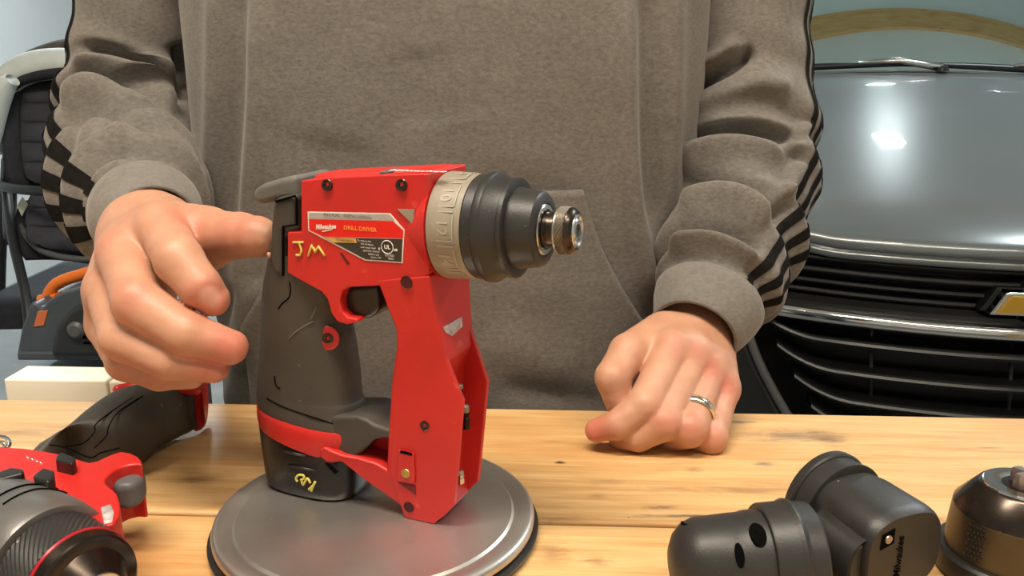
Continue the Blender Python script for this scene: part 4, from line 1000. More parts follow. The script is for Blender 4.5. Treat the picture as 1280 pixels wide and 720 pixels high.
# kangaroo pocket: corners found on the cloth along the rays of the photograph
def on_trunk(px, py):
    lo_, hi_ = 0.55, 0.86
    for _ in range(30):
        mid = (lo_+hi_)/2; p = PY(px, py, mid)
        if mid < trunk_y(p[0], p[2]): lo_ = mid
        else: hi_ = mid
    return PY(px, py, (lo_+hi_)/2)
tr = on_trunk(727, 236); br = on_trunk(803, 402); xc = TX
xt, zt_ = tr[0]-xc, tr[2]; xb, zb_ = br[0]-xc, br[2]
NU, NV = 60, 46; P_ = []
for j in range(NV):
    z = zt_+(0.815-zt_)*j/(NV-1); hw = np.interp(z, [0.8, zb_, zt_], [xb*1.0, xb, xt])
    # gently bowed slanted opening
    if z > zb_: hw -= 0.006*sin(pi*(z-zb_)/(zt_-zb_))
    for i in range(NU):
        u = -1+2*i/(NU-1); x = xc+u*hw; bl = 0.0032+0.004*max(0, 1-u*u)*(1-abs(2*j/(NV-1)-1))
        P_.append(np.array([x, trunk_y(x, z)-bl, z])-PO)
mk('hoodie_pocket', P_, grid_faces(NV, NU), M['fleece'], person, solid=0.0028)
def seam_path(pts, lift=0.0045): return crv([np.array([p[0], p[1]-lift, p[2]])-PO for p in (on_trunk(*q) for q in pts)], 4)
for pts in ([(600, 240), (640, 238), (690, 237), (724, 238)], [(724, 240), (748, 300), (776, 360), (800, 404)], [(716, 246), (739, 306), (768, 368), (790, 408)]):
    mk('pocket_seam', *tube(seam_path(pts, 0.0048), 0.0009, 6), M['seam'], person)
# hood lying on the shoulders
hd = []
for k, (z, g, yo) in enumerate(((1.45, 1.25, 0.02), (1.49, 1.4, 0.03), (1.54, 1.3, 0.035), (1.55, 1.0, 0.03), (1.50, 0.85, 0.02))):
    hd.append([np.array([TX+0.085*g*cos(t), TY+yo+0.085*g*sin(t)*(1.25 if sin(t) > 0 else 0.9), z-0.06*max(0, -sin(t))])-PO for t in np.linspace(0, 2*pi, 48, endpoint=False)])
V, Fc = loft(hd, cap=False); mk('hood', V, Fc, M['fleece'], person, sub=1)

# ------------------------------------------------------------------ sleeves
def sleeve(path, ns, nph, wr_fn, strokes, twist=0.0):
    C_ = np.array(crv([p[0] for p in path], 20)); R_ = np.array(crv([(p[1], 0, 0) for p in path], 20))[:, 0]
    s = np.linspace(0, len(C_)-1, ns); C2 = np.stack([np.interp(s, range(len(C_)), C_[:, i]) for i in range(3)], -1); R2 = np.interp(s, range(len(C_)), R_)
    T_ = np.gradient(C2, axis=0); T_ /= np.linalg.norm(T_, axis=1)[:, None]
    u = np.array([0, -1.0, 0]); V = np.zeros((ns, nph, 3)); Nn = np.zeros((ns, nph, 3))
    for i in range(ns):
        u = u-T_[i]*(u@T_[i]); u /= np.linalg.norm(u); v = np.cross(T_[i], u)
        for j in range(nph):
            t = 2*pi*j/nph; q = u*cos(t)+v*sin(t); Nn[i, j] = q; V[i, j] = C2[i]+q*R2[i]
    sg = np.linspace(0, 1, ns)[:, None]*np.ones((1, nph)); pg = np.ones((ns, 1))*(2*pi*np.arange(nph)/nph)[None]
    V = V.reshape(-1, 3); Nn = Nn.reshape(-1, 3)
    d = 1.75*stroke_field(proj(V), strokes)*face_w(Nn, V)+wr_fn(sg.ravel(), pg.ravel())+0.0015*noise3(V, 40, 21)
    d *= np.clip((1-sg.ravel())*14, 0.12, 1)
    V = V+Nn*d[:, None]
    return V.reshape(ns, nph, 3), Nn.reshape(ns, nph, 3)
def sample(G, s, ph):
    ns, nph = G.shape[:2]; i = min(max(s*(ns-1), 0), ns-1.001); j = (ph/(2*pi)*nph) % nph
    i0, j0 = int(i), int(j); fi, fj = i-i0, j-j0; j1 = (j0+1) % nph
    return (G[i0, j0]*(1-fi)+G[i0+1, j0]*fi)*(1-fj)+(G[i0, j1]*(1-fi)+G[i0+1, j1]*fi)*fj
def stripes(G, Nn, par, phi_fn, width, gap, s0, s1, rad_fn, ns=150, nw=7):
    for k in (-1, 0, 1):
        V = []
        for i in range(ns):
            s = s0+(s1-s0)*i/(ns-1); r = rad_fn(s)
            for j in range(nw):
                ph = phi_fn(s)+(k*(width+gap)+width*(j/(nw-1)-0.5))/r
                V.append(sample(G, s, ph)+sample(Nn, s, ph)*0.0011-PO)
        mk('stripe', V, grid_faces(ns, nw), M['stripe'], par)
def cuff(G, end, r1, r2, par, name='cuff'):
    """ribbed cuff from the sleeve end to the wrist point end"""
    ring = G[-1]; c = ring.mean(0); d = end-c; L = np.linalg.norm(d); d /= L; secs = []; n = len(ring)
    for t, g, rib in ((-0.10, 0.90, 0), (-0.02, 1.03, 0.3), (0.08, 1.08, 1), (0.3, 1.06, 1), (0.55, 1.0, 1), (0.8, 0.93, 1), (0.97, 0.88, 1), (1.0, 0.85, 0.5), (0.98, 0.80, 0), (0.6, 0.80, 0)):
        rr_ = []
        for k in range(n):
            q = ring[k]-c; q = q-d*(q@d)*min(1, max(0, t)*2.0); q /= np.linalg.norm(q)
            rr_.append(c+d*L*t+q*((r1*(1-max(0, t))+r2*max(0, t))*g+0.0006*rib*sin(k*2*pi/n*60))-PO)
        secs.append(rr_)
    V, Fc = loft(secs, cap=False); return mk(name, V, Fc, M['rib'], par)

# right in the photograph (his left arm)
SL = [([(850, 118), (880, 100), (915, 82), (945, 60)], 9, -0.010), ([(850, 96), (885, 80), (930, 50)], 11, 0.006), ([(855, 140), (900, 122), (950, 108), (990, 118)], 15, 0.007),
      ([(846, 192), (880, 176), (930, 164), (985, 168), (1010, 180)], 9, -0.012), ([(842, 210), (880, 194), (930, 184), (990, 196)], 12, 0.008), ([(844, 236), (880, 228), (920, 232), (960, 262), (985, 275)], 9, -0.009),
      ([(846, 262), (890, 250), (930, 262), (955, 290)], 11, 0.008), ([(845, 298), (890, 288), (925, 296), (950, 318)], 8, -0.008), ([(838, 318), (880, 305), (920, 315), (945, 335)], 10, 0.008), ([(832, 338), (870, 326), (910, 336), (930, 352)], 7, -0.006),
      ([(1000, 200), (985, 235), (955, 262)], 8, 0.006), ([(1012, 150), (1000, 175), (980, 190)], 8, 0.005)]
wfL = lambda s, p: 0.0045*np.sin(s*46+1.6*np.sin(p)+0.6*np.sin(2*p+1))*np.clip((s-0.25)*3, 0, 1)+0.003*np.sin(s*75+2.3*np.cos(p))*np.clip((s-0.4)*3, 0, 1)
GL, NL = sleeve(pL, 230, 120, wfL, SL)
sl1 = mk('sleeve', (GL-PO).reshape(-1, 3), grid_faces(*GL.shape[:2], True), M['fleece'], person)
radL = lambda s: np.interp(s, [0, 0.5, 1], [0.07, 0.064, 0.045])
stripes(GL, NL, sl1, lambda s: np.interp(s, [0.0, 0.3, 0.55, 0.75, 0.9, 1.0], [-1.25, -1.15, -1.12, -1.05, -0.95, -0.90]), 0.0080, 0.0080, 0.05, 0.992, radL)
cuff(GL, PY(868, 417, 0.612), 0.039, 0.0360, sl1)
# left in the photograph (his right arm)
SR = [([(92, 60), (130, 62), (180, 78), (220, 110), (250, 150)], 9, -0.010), ([(90, 80), (140, 80), (190, 100), (230, 140)], 12, 0.008), ([(80, 118), (120, 104), (170, 116), (220, 150), (255, 190)], 8, -0.009),
      ([(80, 140), (110, 122), (160, 134), (215, 170), (250, 205)], 11, 0.009), ([(90, 165), (120, 148), (165, 160), (215, 190)], 8, -0.008), ([(95, 190), (125, 168), (170, 178), (225, 205), (258, 235)], 10, 0.009), ([(110, 215), (140, 192), (180, 196), (230, 220)], 7, -0.007),
      ([(120, 235), (150, 208), (190, 208), (235, 228)], 9, 0.007), ([(228, 50), (236, 90), (254, 120)], 12, -0.010)]
wfR = lambda s, p: 0.005*np.sin(s*50+1.7*np.sin(p+0.5)+0.6*np.sin(2*p))*np.clip((s-0.25)*3, 0, 1)+0.003*np.sin(s*80+2.1*np.cos(p+1))*np.clip((s-0.4)*3, 0, 1)
GR, NR = sleeve(pR, 230, 120, wfR, SR)
sl2 = mk('sleeve', (GR-PO).reshape(-1, 3), grid_faces(*GR.shape[:2], True), M['fleece'], person)
stripes(GR, NR, sl2, lambda s: np.interp(s, [0.0, 0.3, 0.55, 0.75, 0.9, 1.0], [1.45, 1.30, 1.22, 1.20, 1.25, 1.30]), 0.0120, 0.0095, 0.05, 0.99, radL)
cuff(GR, PY(193, 285, 0.565), 0.0350, 0.0325, sl2)

# ------------------------------------------------------------------ trousers and shoes (behind the bench)
M['denim'] = mat('dark_denim', (0.02, 0.024, 0.034), 0.9, var=0.25, vs=300, bump=0.3, bs=900)
def trou(P):
    d = rcone(P, (TX-0.05, TY+0.0, 0.86), (TX+0.05, TY, 0.86), 0.135, 0.135)
    for s in (-1, 1):
        d = smin(d, rcone(P, (TX+s*0.085, TY, 0.82), (TX+s*0.11, TY-0.01, 0.48), 0.092, 0.068), 0.03)
        d = smin(d, rcone(P, (TX+s*0.11, TY-0.01, 0.48), (TX+s*0.12, TY+0.01, 0.09), 0.068, 0.062), 0.02)
    return np.maximum(d, P[..., 2]-0.93)
V, Fq = surface_nets(trou, (TX-0.26, TY-0.2, 0.01), (TX+0.26, TY+0.2, 0.99), 0.012)
mk('trousers', V-PO, Fq, M['denim'], person)
for s in (-1, 1):
    c0 = np.array([TX+s*0.12, TY, 0.0])
    def shoe(P):
        d = rcone(P, c0+(0, 0.05, 0.055), c0+(s*0.02, -0.15, 0.042), 0.042, 0.036); d = smin(d, rcone(P, c0+(0, 0.02, 0.05), c0+(0, 0.02, 0.11), 0.045, 0.045), 0.02)
        return np.maximum(d, -P[..., 2]+0.0)
    V, Fq = surface_nets(shoe, c0-(0.12, 0.26, 0.02), c0+(0.12, 0.14, 0.2), 0.008)
    mk('shoe', V-PO, Fq, M['plastic'], person)
def hair(P):
    hc = np.array([TX, TY-0.03, 1.66]); q = (P-hc-np.array([0, 0.012, 0.016]))/np.array([0.083, 0.098, 0.112])
    d = (np.sqrt((q**2).sum(-1))-1)*0.085+0.002*noise3(P, 200, 9)
    return np.maximum(d, -(P[..., 2]-(1.655+np.clip((TY-0.05-P[..., 1])*1.2, -0.06, 0.06))))
V, Fq = surface_nets(hair, (TX-0.12, TY-0.16, 1.55), (TX+0.12, TY+0.1, 1.80), 0.006)
mk('hair', V-PO, Fq, mat('brown_hair', (0.05, 0.03, 0.018), 0.6, var=0.3, vs=150), person)

# ================================================================== the grey car behind, right
fc = Frame((0.93, 1.46, 0), radians(-9))
car = empty('car', fc.O, fc.yaw, 'dark grey car with chrome grille bar and gold emblem parked behind the bench', 'car')
M['paint'] = mat('grey_metallic_paint', (0.165, 0.180, 0.180), 0.28, 0.4, var=0.06, vs=2.0, coat=0.6, dirt=(0.28, 0.29, 0.29), ds=180, dth=0.72)
M['trim_black'] = mat('black_trim', (0.008, 0.008, 0.008), 0.35, var=0.2, vs=20)
M['trim_satin'] = mat('satin_black_trim', (0.022, 0.021, 0.020), 0.30)
M['gold'] = mat('gold_emblem', (0.62, 0.36, 0.05), 0.35, 0.6, bump=0.1, bs=300)
M['cloth'] = mat('car_cloth', (0.03, 0.04, 0.055), 0.9, var=0.2, vs=60)
M['dash'] = mat('dashboard', (0.045, 0.055, 0.065), 0.6, var=0.1, vs=30)
M['tyre'] = mat('tyre', (0.012, 0.012, 0.012), 0.8)
gl = bpy.data.materials.new('windscreen_glass'); gl.use_nodes = True; nt = gl.node_tree; nt.nodes.clear()
out = nt.nodes.new('ShaderNodeOutputMaterial'); tr_ = nt.nodes.new('ShaderNodeBsdfTransparent'); tr_.inputs[0].default_value = (0.55, 0.66, 0.66, 1)
gy = nt.nodes.new('ShaderNodeBsdfGlossy'); gy.inputs['Roughness'].default_value = 0.02; gy.inputs[0].default_value = (0.85, 1.0, 0.97, 1)
fn_ = nt.nodes.new('ShaderNodeFresnel'); fn_.inputs[0].default_value = 1.55; mx = nt.nodes.new('ShaderNodeMixShader')
nt.links.new(fn_.outputs[0], mx.inputs[0]); nt.links.new(tr_.outputs[0], mx.inputs[1]); nt.links.new(gy.outputs[0], mx.inputs[2]); nt.links.new(mx.outputs[0], out.inputs[0])
M['glass'] = gl
vn = lambda u: 0.045+0.5*u*u          # plan curve of the nose
def swept(name, zf, vo, prof, u0, u1, m_, n=48, par=car, ang=40):
    """profile (dv, dz) swept across the nose"""
    secs = []
    for u in np.linspace(u0, u1, n):
        secs.append([(u, vn(u)+vo+dv, zf(u)+dz) for dv, dz in prof])
    return mk(name, *loft(secs), m_, par, ang=ang)
# bonnet
us = np.linspace(-0.74, 0.74, 61); ts = np.linspace(0, 1, 50); V = []
PVZ = np.array(smooth_poly([(0, 0), (0.03, 0.024), (0.08, 0.047), (0.16, 0.074), (0.32, 0.122), (0.52, 0.180), (0.76, 0.245), (1.0, 0.302)], 6, closed=False))
pv = [0, 0.03, 0.08, 0.16, 0.32, 0.52, 0.76, 1.0]; pz = [0.0, 0.022, 0.043, 0.066, 0.115, 0.180, 0.255, 0.318]
for u in us:
    ve = vn(u)+0.004; ze = 0.822+0.07*u*u
    for t in ts:
        v = ve+(1.13-ve+0.05*(u/0.74)**2)*t; z = ze+np.interp(t, PVZ[:, 0], PVZ[:, 1])-0.10*(u/0.8)**2*(0.4+0.6*t)-0.05*max(0, abs(u)-0.6)
        z += 0.008*np.exp(-((abs(u)-0.40-0.08*t)/0.035)**2)
        V.append((u, v, z))
V0 = np.array(V).reshape(61, 50, 3)
hood = mk('bonnet', V, grid_faces(61, 50), M['paint'], car, solid=0.02)
# rolled front lip of the bonnet
mk('bonnet_lip', *tube([V0[i, 0]+np.array([0, 0.006, -0.006]) for i in range(61)], 0.009, 12), M['paint'], car)
# upper grille: black cavity and thin slats
swept('grille_back', lambda u: 0.60, 0.075, [(0, -0.20), (0.01, -0.20), (0.01, 0.23), (0, 0.23)], -0.62, 0.62, M['trim_black'])
for k, z in enumerate((0.803, 0.778, 0.755, 0.735)):
    swept('grille_slat', lambda u, z=z: z+0.02*u*u, 0.012+0.004*k, [(0, 0.0045), (0.035, 0.004), (0.035, -0.004), (0, -0.0045), (-0.004, 0)], -0.52, 0.52, M['trim_satin'] if k % 2 else M['trim_black'])
swept('grille_shelf', lambda u: 0.716, 0.0, [(-0.004, 0.006), (0.05, 0.014), (0.05, -0.01), (-0.004, -0.006)], -0.50, 0.50, M['trim_satin'])
# chrome bar
prof = [(0.012*cos(t)-0.006, 0.0135*sin(t)) for t in np.linspace(0, 2*pi, 24, endpoint=False)]
swept('chrome_bar', lambda u: 0.697+0.01*u*u, -0.006, prof, -0.47, 0.47, M['chrome'], 64, ang=80)
# lower grille slats, their ends swept up into the frame
for k, z in enumerate((0.645, 0.585, 0.527, 0.470, 0.415)):
    ue = 0.455-0.035*k
    zf = lambda u, z=z, ue=ue: z+0.030*max(0, (abs(u)-ue+0.10)/0.10)**2
    sl_ = swept('lower_slat', zf, 0.010, [(-0.006, 0.006), (0.05, 0.010), (0.05, -0.010), (-0.006, -0.006), (-0.010, 0)], -ue-0.01, ue+0.01, M['trim_black'])
    swept('slat_edge', lambda u, zf=zf: zf(u)+0.006, 0.006, [(-0.003, 0.0015), (0.003, 0.0020), (0.003, -0.0015), (-0.003, -0.0015)], -ue-0.01, ue+0.01, M['trim_satin'], par=sl_)
for u in (-0.26, -0.02, 0.22):
    mk('grille_rib', *tube([(u, vn(u)+0.045, 0.68), (u+0.01, vn(u)+0.040, 0.55), (u+0.02, vn(u)+0.045, 0.38)], 0.004, 8), M['trim_satin'], car)
# frame of the lower grille and fascia either side
for s in (-1, 1):
    P_ = [(s*0.50, vn(0.5)+0.0, 0.70), (s*0.485, vn(0.485)-0.002, 0.64), (s*0.455, vn(0.455)-0.006, 0.57), (s*0.40, vn(0.40)-0.008, 0.48), (s*0.34, vn(0.34)-0.006, 0.40)]
    mk('grille_frame', *tube(crv(P_, 6), 0.009, 10), mat('frame_grey', (0.10, 0.10, 0.098), 0.4), car)
    secs = []
    for zz, ui in ((0.30, 0.33), (0.40, 0.345), (0.48, 0.405), (0.57, 0.46), (0.64, 0.492), (0.70, 0.505)):
        secs.append([(s*u, vn(u)+0.012+(0.25*max(0, u-0.72)**1.2), zz) for u in np.linspace(ui, 0.91, 24)])
    mk('bumper_side', *loft(secs, cap=False, closed=False), M['trim_satin'], car, solid=0.01)
    # headlamp
    secs = []
    for zz, u0_, u1_ in ((0.715, 0.52, 0.86), (0.75, 0.50, 0.89), (0.80, 0.50, 0.90), (0.835, 0.53, 0.90)):
        secs.append([(s*u, vn(u)+0.015+(0.3*max(0, u-0.7)**1.2), zz+0.03*(u-0.5)) for u in np.linspace(u0_, u1_, 20)])
    hl = mk('headlamp', *loft(secs, cap=False, closed=False), mat('headlamp_lens', (0.30, 0.32, 0.33), 0.08, 0.3, coat=1.0), car, solid=0.03)
    mk('lamp_reflector', *lathe([(0, 0.034), (0.01, 0.030), (0.03, 0.012)], (s*0.66, vn(0.66)+0.0, 0.775), (0, 1, 0), 24), M['chrome'], hl)
    # wing, wheel, door side
    secs = []
    for v in np.linspace(0.45, 4.35, 60):
        row = []
        zt_c = np.interp(v, [0.45, 0.8, 1.2, 1.6, 4.0, 4.35], [0.87, 0.955, 1.02, 1.03, 1.03, 0.98]); wd = np.interp(v, [0.45, 0.9, 1.4, 3.6, 4.35], [0.86, 0.915, 0.93, 0.93, 0.86])
        arch = max([0.36**2-(v-vc)**2 for vc in (0.92, 3.62)]); zb_c = max(0.22, sqrt(arch)+0.34 if arch > 0 else 0.22)
        for q in np.linspace(0, 1, 14):
            z = zb_c+(zt_c-zb_c)*q; w_ = wd-0.03*(2*q-1)**2-0.16*max(0, q-0.80)**1.3*3
            row.append((s*w_, v, z))
        row.append((s*(wd-0.19), v, zt_c+0.012)); secs.append(row)
    mk('body_side', *loft(secs, cap=False, closed=False), M['paint'], car, solid=0.008)
    for vc in (0.92, 3.62):
        wh = mk('tyre', *lathe([(-0.11, 0.22), (-0.11, 0.31), (-0.09, 0.335), (0.09, 0.335), (0.11, 0.31), (0.11, 0.22)], (s*0.80, vc, 0.337), (1, 0, 0), 48), M['tyre'], car, ang=40)
        mk('wheel_rim', *lathe([(0.085, 0.225), (0.112, 0.225), (0.108, 0.205), (0.07, 0.19), (0.06, 0.06), (0.09, 0.05), (0.095, 0.0)], (s*0.80, vc, 0.337), (s, 0, 0), 40, (True, False)), M['steel'], wh, ang=40)
    # pillars, side glass
    pil = [(s*0.70, 1.17, 1.06), (s*0.665, 1.45, 1.27), (s*0.61, 1.95, 1.575), (s*0.585, 2.3, 1.63)]
    mk('pillar', *tube(crv(pil, 6), 0.032, 10), M['paint'], car)
    mk('side_window', [(s*0.74, 1.25, 1.05), (s*0.74, 3.9, 1.05), (s*0.585, 2.1, 1.60), (s*0.575, 3.6, 1.60)], [(0, 1, 3, 2)], M['glass'], car, smooth=False, solid=0.004)
    mr_ = mk('wing_mirror', *lathe([(0, 0.03), (0.01, 0.07), (0.06, 0.085), (0.11, 0.07), (0.13, 0.03)], (s*0.98, 1.42, 1.12), (0, 1, 0), 24), M['paint'], car, ang=60)
    mk('mirror_arm', *tube([(s*0.88, 1.45, 1.04), (s*0.94, 1.46, 1.07)], 0.02, 8), M['trim_satin'], mr_)
swept('bumper_base', lambda u: 0.30, 0.004, [(0, 0.06), (0.10, 0.08), (0.12, -0.10), (0.02, -0.10)], -0.88, 0.88, M['paint'])
# windscreen, roof, scuttle, wipers
V = []
for u in np.linspace(-0.67, 0.67, 33):
    for t in np.linspace(0, 1, 24):
        k = (u/0.67)**2; w_ = 1-0.12*t
        V.append((u*w_, 1.14+0.10*k+0.86*t+0.03*sin(pi*t)*-1, 1.128-0.05*k+0.49*t+0.045*sin(pi*t)))
mk('windscreen', V, grid_faces(33, 24), M['glass'], car)
V = []
for u in np.linspace(-0.64, 0.64, 33):
    for v in np.linspace(1.98, 4.0, 30):
        V.append((u*0.93, v+0.08*(u/0.64)**2*(1 if v < 2.6 else -0.5), 1.61+0.05*sin(pi*(v-1.98)/2.02)-0.05*(u/0.64)**4-0.02*(u/0.64)**2))
mk('roof', V, grid_faces(33, 30), M['paint'], car, solid=0.02)
mk('rear_panel', *box((0, 4.33, 0.75), (1.66, 0.06, 0.9)), M['paint'], car, bevel=0.02)
mk('rear_window', [(-0.66, 4.3, 1.15), (0.66, 4.3, 1.15), (0.56, 3.95, 1.58), (-0.56, 3.95, 1.58)], [(0, 1, 2, 3)], M['glass'], car, smooth=False, solid=0.004)
sc_ = [[(u, 1.095+0.08*(u/0.7)**2, 1.140-0.06*(u/0.7)**2), (u, 1.20+0.09*(u/0.7)**2, 1.138-0.06*(u/0.7)**2), (u, 1.20+0.09*(u/0.7)**2, 1.08-0.06*(u/0.7)**2), (u, 1.095+0.08*(u/0.7)**2, 1.09-0.06*(u/0.7)**2)] for u in np.linspace(-0.72, 0.72, 31)]
mk('scuttle', *loft(sc_), M['trim_black'], car, ang=40)
def wiper(u0, u1, hub):
    zz = lambda u: 1.158-0.055*(u/0.7)**2; vv = lambda u: 1.125+0.09*(u/0.7)**2
    wp = mk('wiper', *tube([(u, vv(u), zz(u)) for u in np.linspace(u0, u1, 24)], [0.004+0.006*sin(pi*i/23) for i in range(24)], 8), M['trim_black'], car)
    a, b_ = hub
    mk('wiper_arm', *tube([(a, 1.10, 1.150), ((a+b_)/2, vv((a+b_)/2)-0.012, 1.170), (b_, vv(b_)-0.006, zz(b_)+0.008)], [0.011, 0.009, 0.005], 8), M['steel'], wp)
    mk('wiper_hub', *lathe([(0, 0.018), (0.012, 0.016), (0.018, 0.006)], (a, 1.10, 1.140), (0, 0, 1), 16), M['trim_black'], wp, ang=40)
wiper(-0.60, 0.03, (0.10, -0.12)); wiper(-0.02, 0.58, (0.60, 0.30))
# emblem: chrome bow tie with a gold field
bt = [(-0.093, -0.021), (-0.070, 0.021), (-0.030, 0.021), (-0.022, 0.036), (0.036, 0.036), (0.030, 0.021), (0.093, 0.021), (0.070, -0.021), (0.030, -0.021), (0.022, -0.036), (-0.036, -0.036), (-0.030, -0.021)]
bt = [(x, z+0.757) for x, z in bt]
eb = mk('emblem', *prism_xz(bt, 0.012, 0.050), M['chrome'], car, bevel=0.004, seg=3)
ins = [((x)*0.86, (z-0.757)*0.70+0.757) for x, z in bt]
mk('emblem_field', *prism_xz(ins, 0.008, 0.03), M['gold'], eb, smooth=False)
mk('emblem_mount', *prism_xz([(x*1.06, (z-0.75)*1.05+0.75) for x, z in bt], 0.045, 0.09), M['trim_black'], car, smooth=False)
# inside: dashboard, seats, wheel
V = []
for u in np.linspace(-0.64, 0.64, 25):
    for t in np.linspace(0, 1, 12):
        V.append((u, 1.28+0.5*t+0.05*(u/0.64)**2, 1.045+0.05*sin(pi*t*0.9)-0.25*max(0, t-0.75)))
mk('dashboard', V, grid_faces(25, 12), M['dash'], car, solid=0.03)
for u in (-0.36, 0.36):
    secs = []
    for z, w_, v_, d_ in ((0.62, 0.24, 2.15, 0.09), (0.9, 0.25, 2.22, 0.10), (1.15, 0.22, 2.30, 0.09), (1.22, 0.14, 2.32, 0.07), (1.25, 0.11, 2.33, 0.05), (1.30, 0.14, 2.34, 0.06), (1.42, 0.13, 2.36, 0.05), (1.45, 0.08, 2.37, 0.03)):
        secs.append([(u+w_*se(t, 3)[0], v_+d_*se(t, 3)[1], z) for t in np.linspace(0, 2*pi, 28, endpoint=False)])
    mk('car_seat', *loft(secs), M['cloth'], car, ang=60)
mk('steering_wheel', *tube([(0.36+0.18*cos(t), 1.82-0.06*sin(t), 1.06+0.17*sin(t)) for t in np.linspace(0, 2*pi, 33)], 0.014, 8), M['trim_black'], car)
mk('cabin_floor', *box((0, 2.6, 0.45), (1.5, 3.2, 0.05)), M['trim_black'], car, smooth=False)
mk('rear_mirror', *box((0, 1.86, 1.50), (0.22, 0.03, 0.06)), M['trim_black'], car, bevel=0.012)

# ================================================================== pushchair, low table and tool behind, left
YS = 2.10
ps = PY(85, 300, YS); PSO = np.array([ps[0], YS, 0])
st_ = empty('pushchair', PSO, 0, 'folded-canopy pushchair with black padded seat against the pale wall at left', 'pushchair')
M['pram_black'] = mat('pram_cloth', (0.020, 0.021, 0.027), 0.85, var=0.2, vs=80, bump=0.2, bs=400)
M['pram_pad'] = mat('pram_padding', (0.042, 0.041, 0.050), 0.85, var=0.15, vs=60, bump=0.2, bs=400)
M['pram_white'] = mat('pram_white_cloth', (0.68, 0.72, 0.68), 0.8, var=0.06, vs=30, bump=0.2, bs=300)
M['pram_brown'] = mat('pram_brown_cloth', (0.085, 0.075, 0.062), 0.9, var=0.3, vs=60)
M['pram_frame'] = mat('pram_frame', (0.018, 0.019, 0.02), 0.45, var=0.1, vs=30)
Q = lambda x, y, dy=0.0: PY(x, y, YS+dy)-PSO
# seat shell and quilted back
def padded(name, corners, dy, thick, rows, m_, curve=0.03, par=st_):
    """quilted pad: corners tl, tr, br, bl in the photograph, rows of stitching"""
    tl, tr2, br2, bl = [Q(x, y, d) for (x, y), d in zip(corners, dy)]
    V = []; nu, nv = 26, rows*8+1
    for j in range(nv):
        t = j/(nv-1); a = tl*(1-t)+bl*t; b_ = tr2*(1-t)+br2*t
        for i in range(nu):
            u = i/(nu-1); p = a*(1-u)+b_*u; s = 2*u-1
            e = 1-abs(s)**6; ev = 1-abs(2*t-1)**8
            puff = thick*(0.45+0.55*abs(sin(pi*t*rows))**0.6)*e*ev
            p = p+np.array([0, -puff-curve*(s*s)*1.0, 0]); p[0] += -0.02*s*(abs(2*t-1)**4); V.append(p)
    return mk(name, V, grid_faces(nv, nu), m_, par, solid=0.012)
padded('seat_shell', [(18, 84), (150, 84), (150, 236), (22, 236)], (0.10, 0.10, 0.0, 0.0), 0.01, 1, M['pram_black'], 0.06)
padded('backrest_pad', [(34, 106), (136, 106), (132, 228), (38, 228)], (0.07, 0.07, -0.03, -0.03), 0.022, 5, M['pram_pad'], 0.02)
padded('seat_pad', [(46, 238), (134, 238), (130, 312), (42, 306)], (-0.05, -0.05, -0.14, -0.14), 0.020, 3, M['pram_pad'], 0.02)
padded('leg_rest', [(30, 250), (150, 250), (140, 330), (30, 322)], (-0.02, -0.02, -0.10, -0.10), 0.01, 1, M['pram_black'], 0.03)
# canopy: white band over the top, dark folded part above
def arch(pts, r, dy, m_, name, flat=1.0):
    P_ = crv([Q(x, y, dy) for x, y in pts], 8); V = []; n = 12; N_ = len(P_)
    for i, p in enumerate(P_):
        d = np.array(P_[min(i+1, N_-1)])-np.array(P_[max(i-1, 0)]); d /= np.linalg.norm(d); nrm = np.cross(d, [0, 1, 0]); rr_ = r*(0.75+0.25*sin(pi*i/(N_-1)))
        for k in range(n):
            t = 2*pi*k/n; V.append(np.array(p)+nrm*cos(t)*rr_+np.array([0, 1, 0])*sin(t)*rr_*flat)
    return mk(name, *(V, grid_faces(N_, n, True)+[tuple(range(n)), tuple(range(len(V)-1, len(V)-n-1, -1))]), m_, st_)
arch([(-8, 190), (-4, 140), (8, 104), (34, 86), (66, 80), (100, 82), (140, 96), (168, 140), (172, 190)], 0.036, 0.03, M['pram_white'], 'canopy_band', 0.9)
arch([(-20, 230), (-6, 150), (6, 110), (16, 100)], 0.020, -0.04, M['pram_white'], 'canopy_side', 1.6)
arch([(40, 70), (62, 63), (90, 57), (120, 60), (150, 72)], 0.017, 0.10, M['pram_brown'], 'canopy_fold', 3.0)
arch([(12, 112), (30, 100), (66, 92), (104, 92), (146, 106)], 0.012, 0.0, M['pram_black'], 'canopy_edge', 1.5)
mk('bumper_bar', *tube(crv([Q(-6, 226, 0.05), Q(4, 233, -0.12), Q(40, 238, -0.2), Q(80, 238, -0.22), Q(125, 236, -0.2), Q(160, 230, -0.1), Q(170, 224, 0.05)], 6), 0.011, 10), M['pram_frame'], st_)
mk('rim', *tube(crv([Q(24, 262, -0.06), Q(30, 290, -0.10), Q(50, 312, -0.15), Q(84, 322, -0.17), Q(120, 322, -0.17), Q(146, 300, -0.12)], 6), 0.007, 8), mat('pram_rim', (0.10, 0.10, 0.10), 0.4), st_)
mk('strap', *box(Q(66, 196, -0.06), (0.022, 0.006, 0.11)), M['pram_black'], st_, bevel=0.002)
mk('buckle', *box(Q(66, 205, -0.075), (0.022, 0.01, 0.006)), M['pram_white'], st_, bevel=0.002)
tg_ = [Q(28, 246, -0.13), Q(34, 256, -0.13), Q(27, 270, -0.13), Q(21, 257, -0.13)]
mk('care_tag', tg_+[p+np.array([0, 0.003, 0]) for p in tg_], [(0, 1, 2, 3), (7, 6, 5, 4), (0, 4, 5, 1), (1, 5, 6, 2), (2, 6, 7, 3), (3, 7, 4, 0)], mat('tag_cream', (0.6, 0.6, 0.48), 0.7), st_, smooth=False)
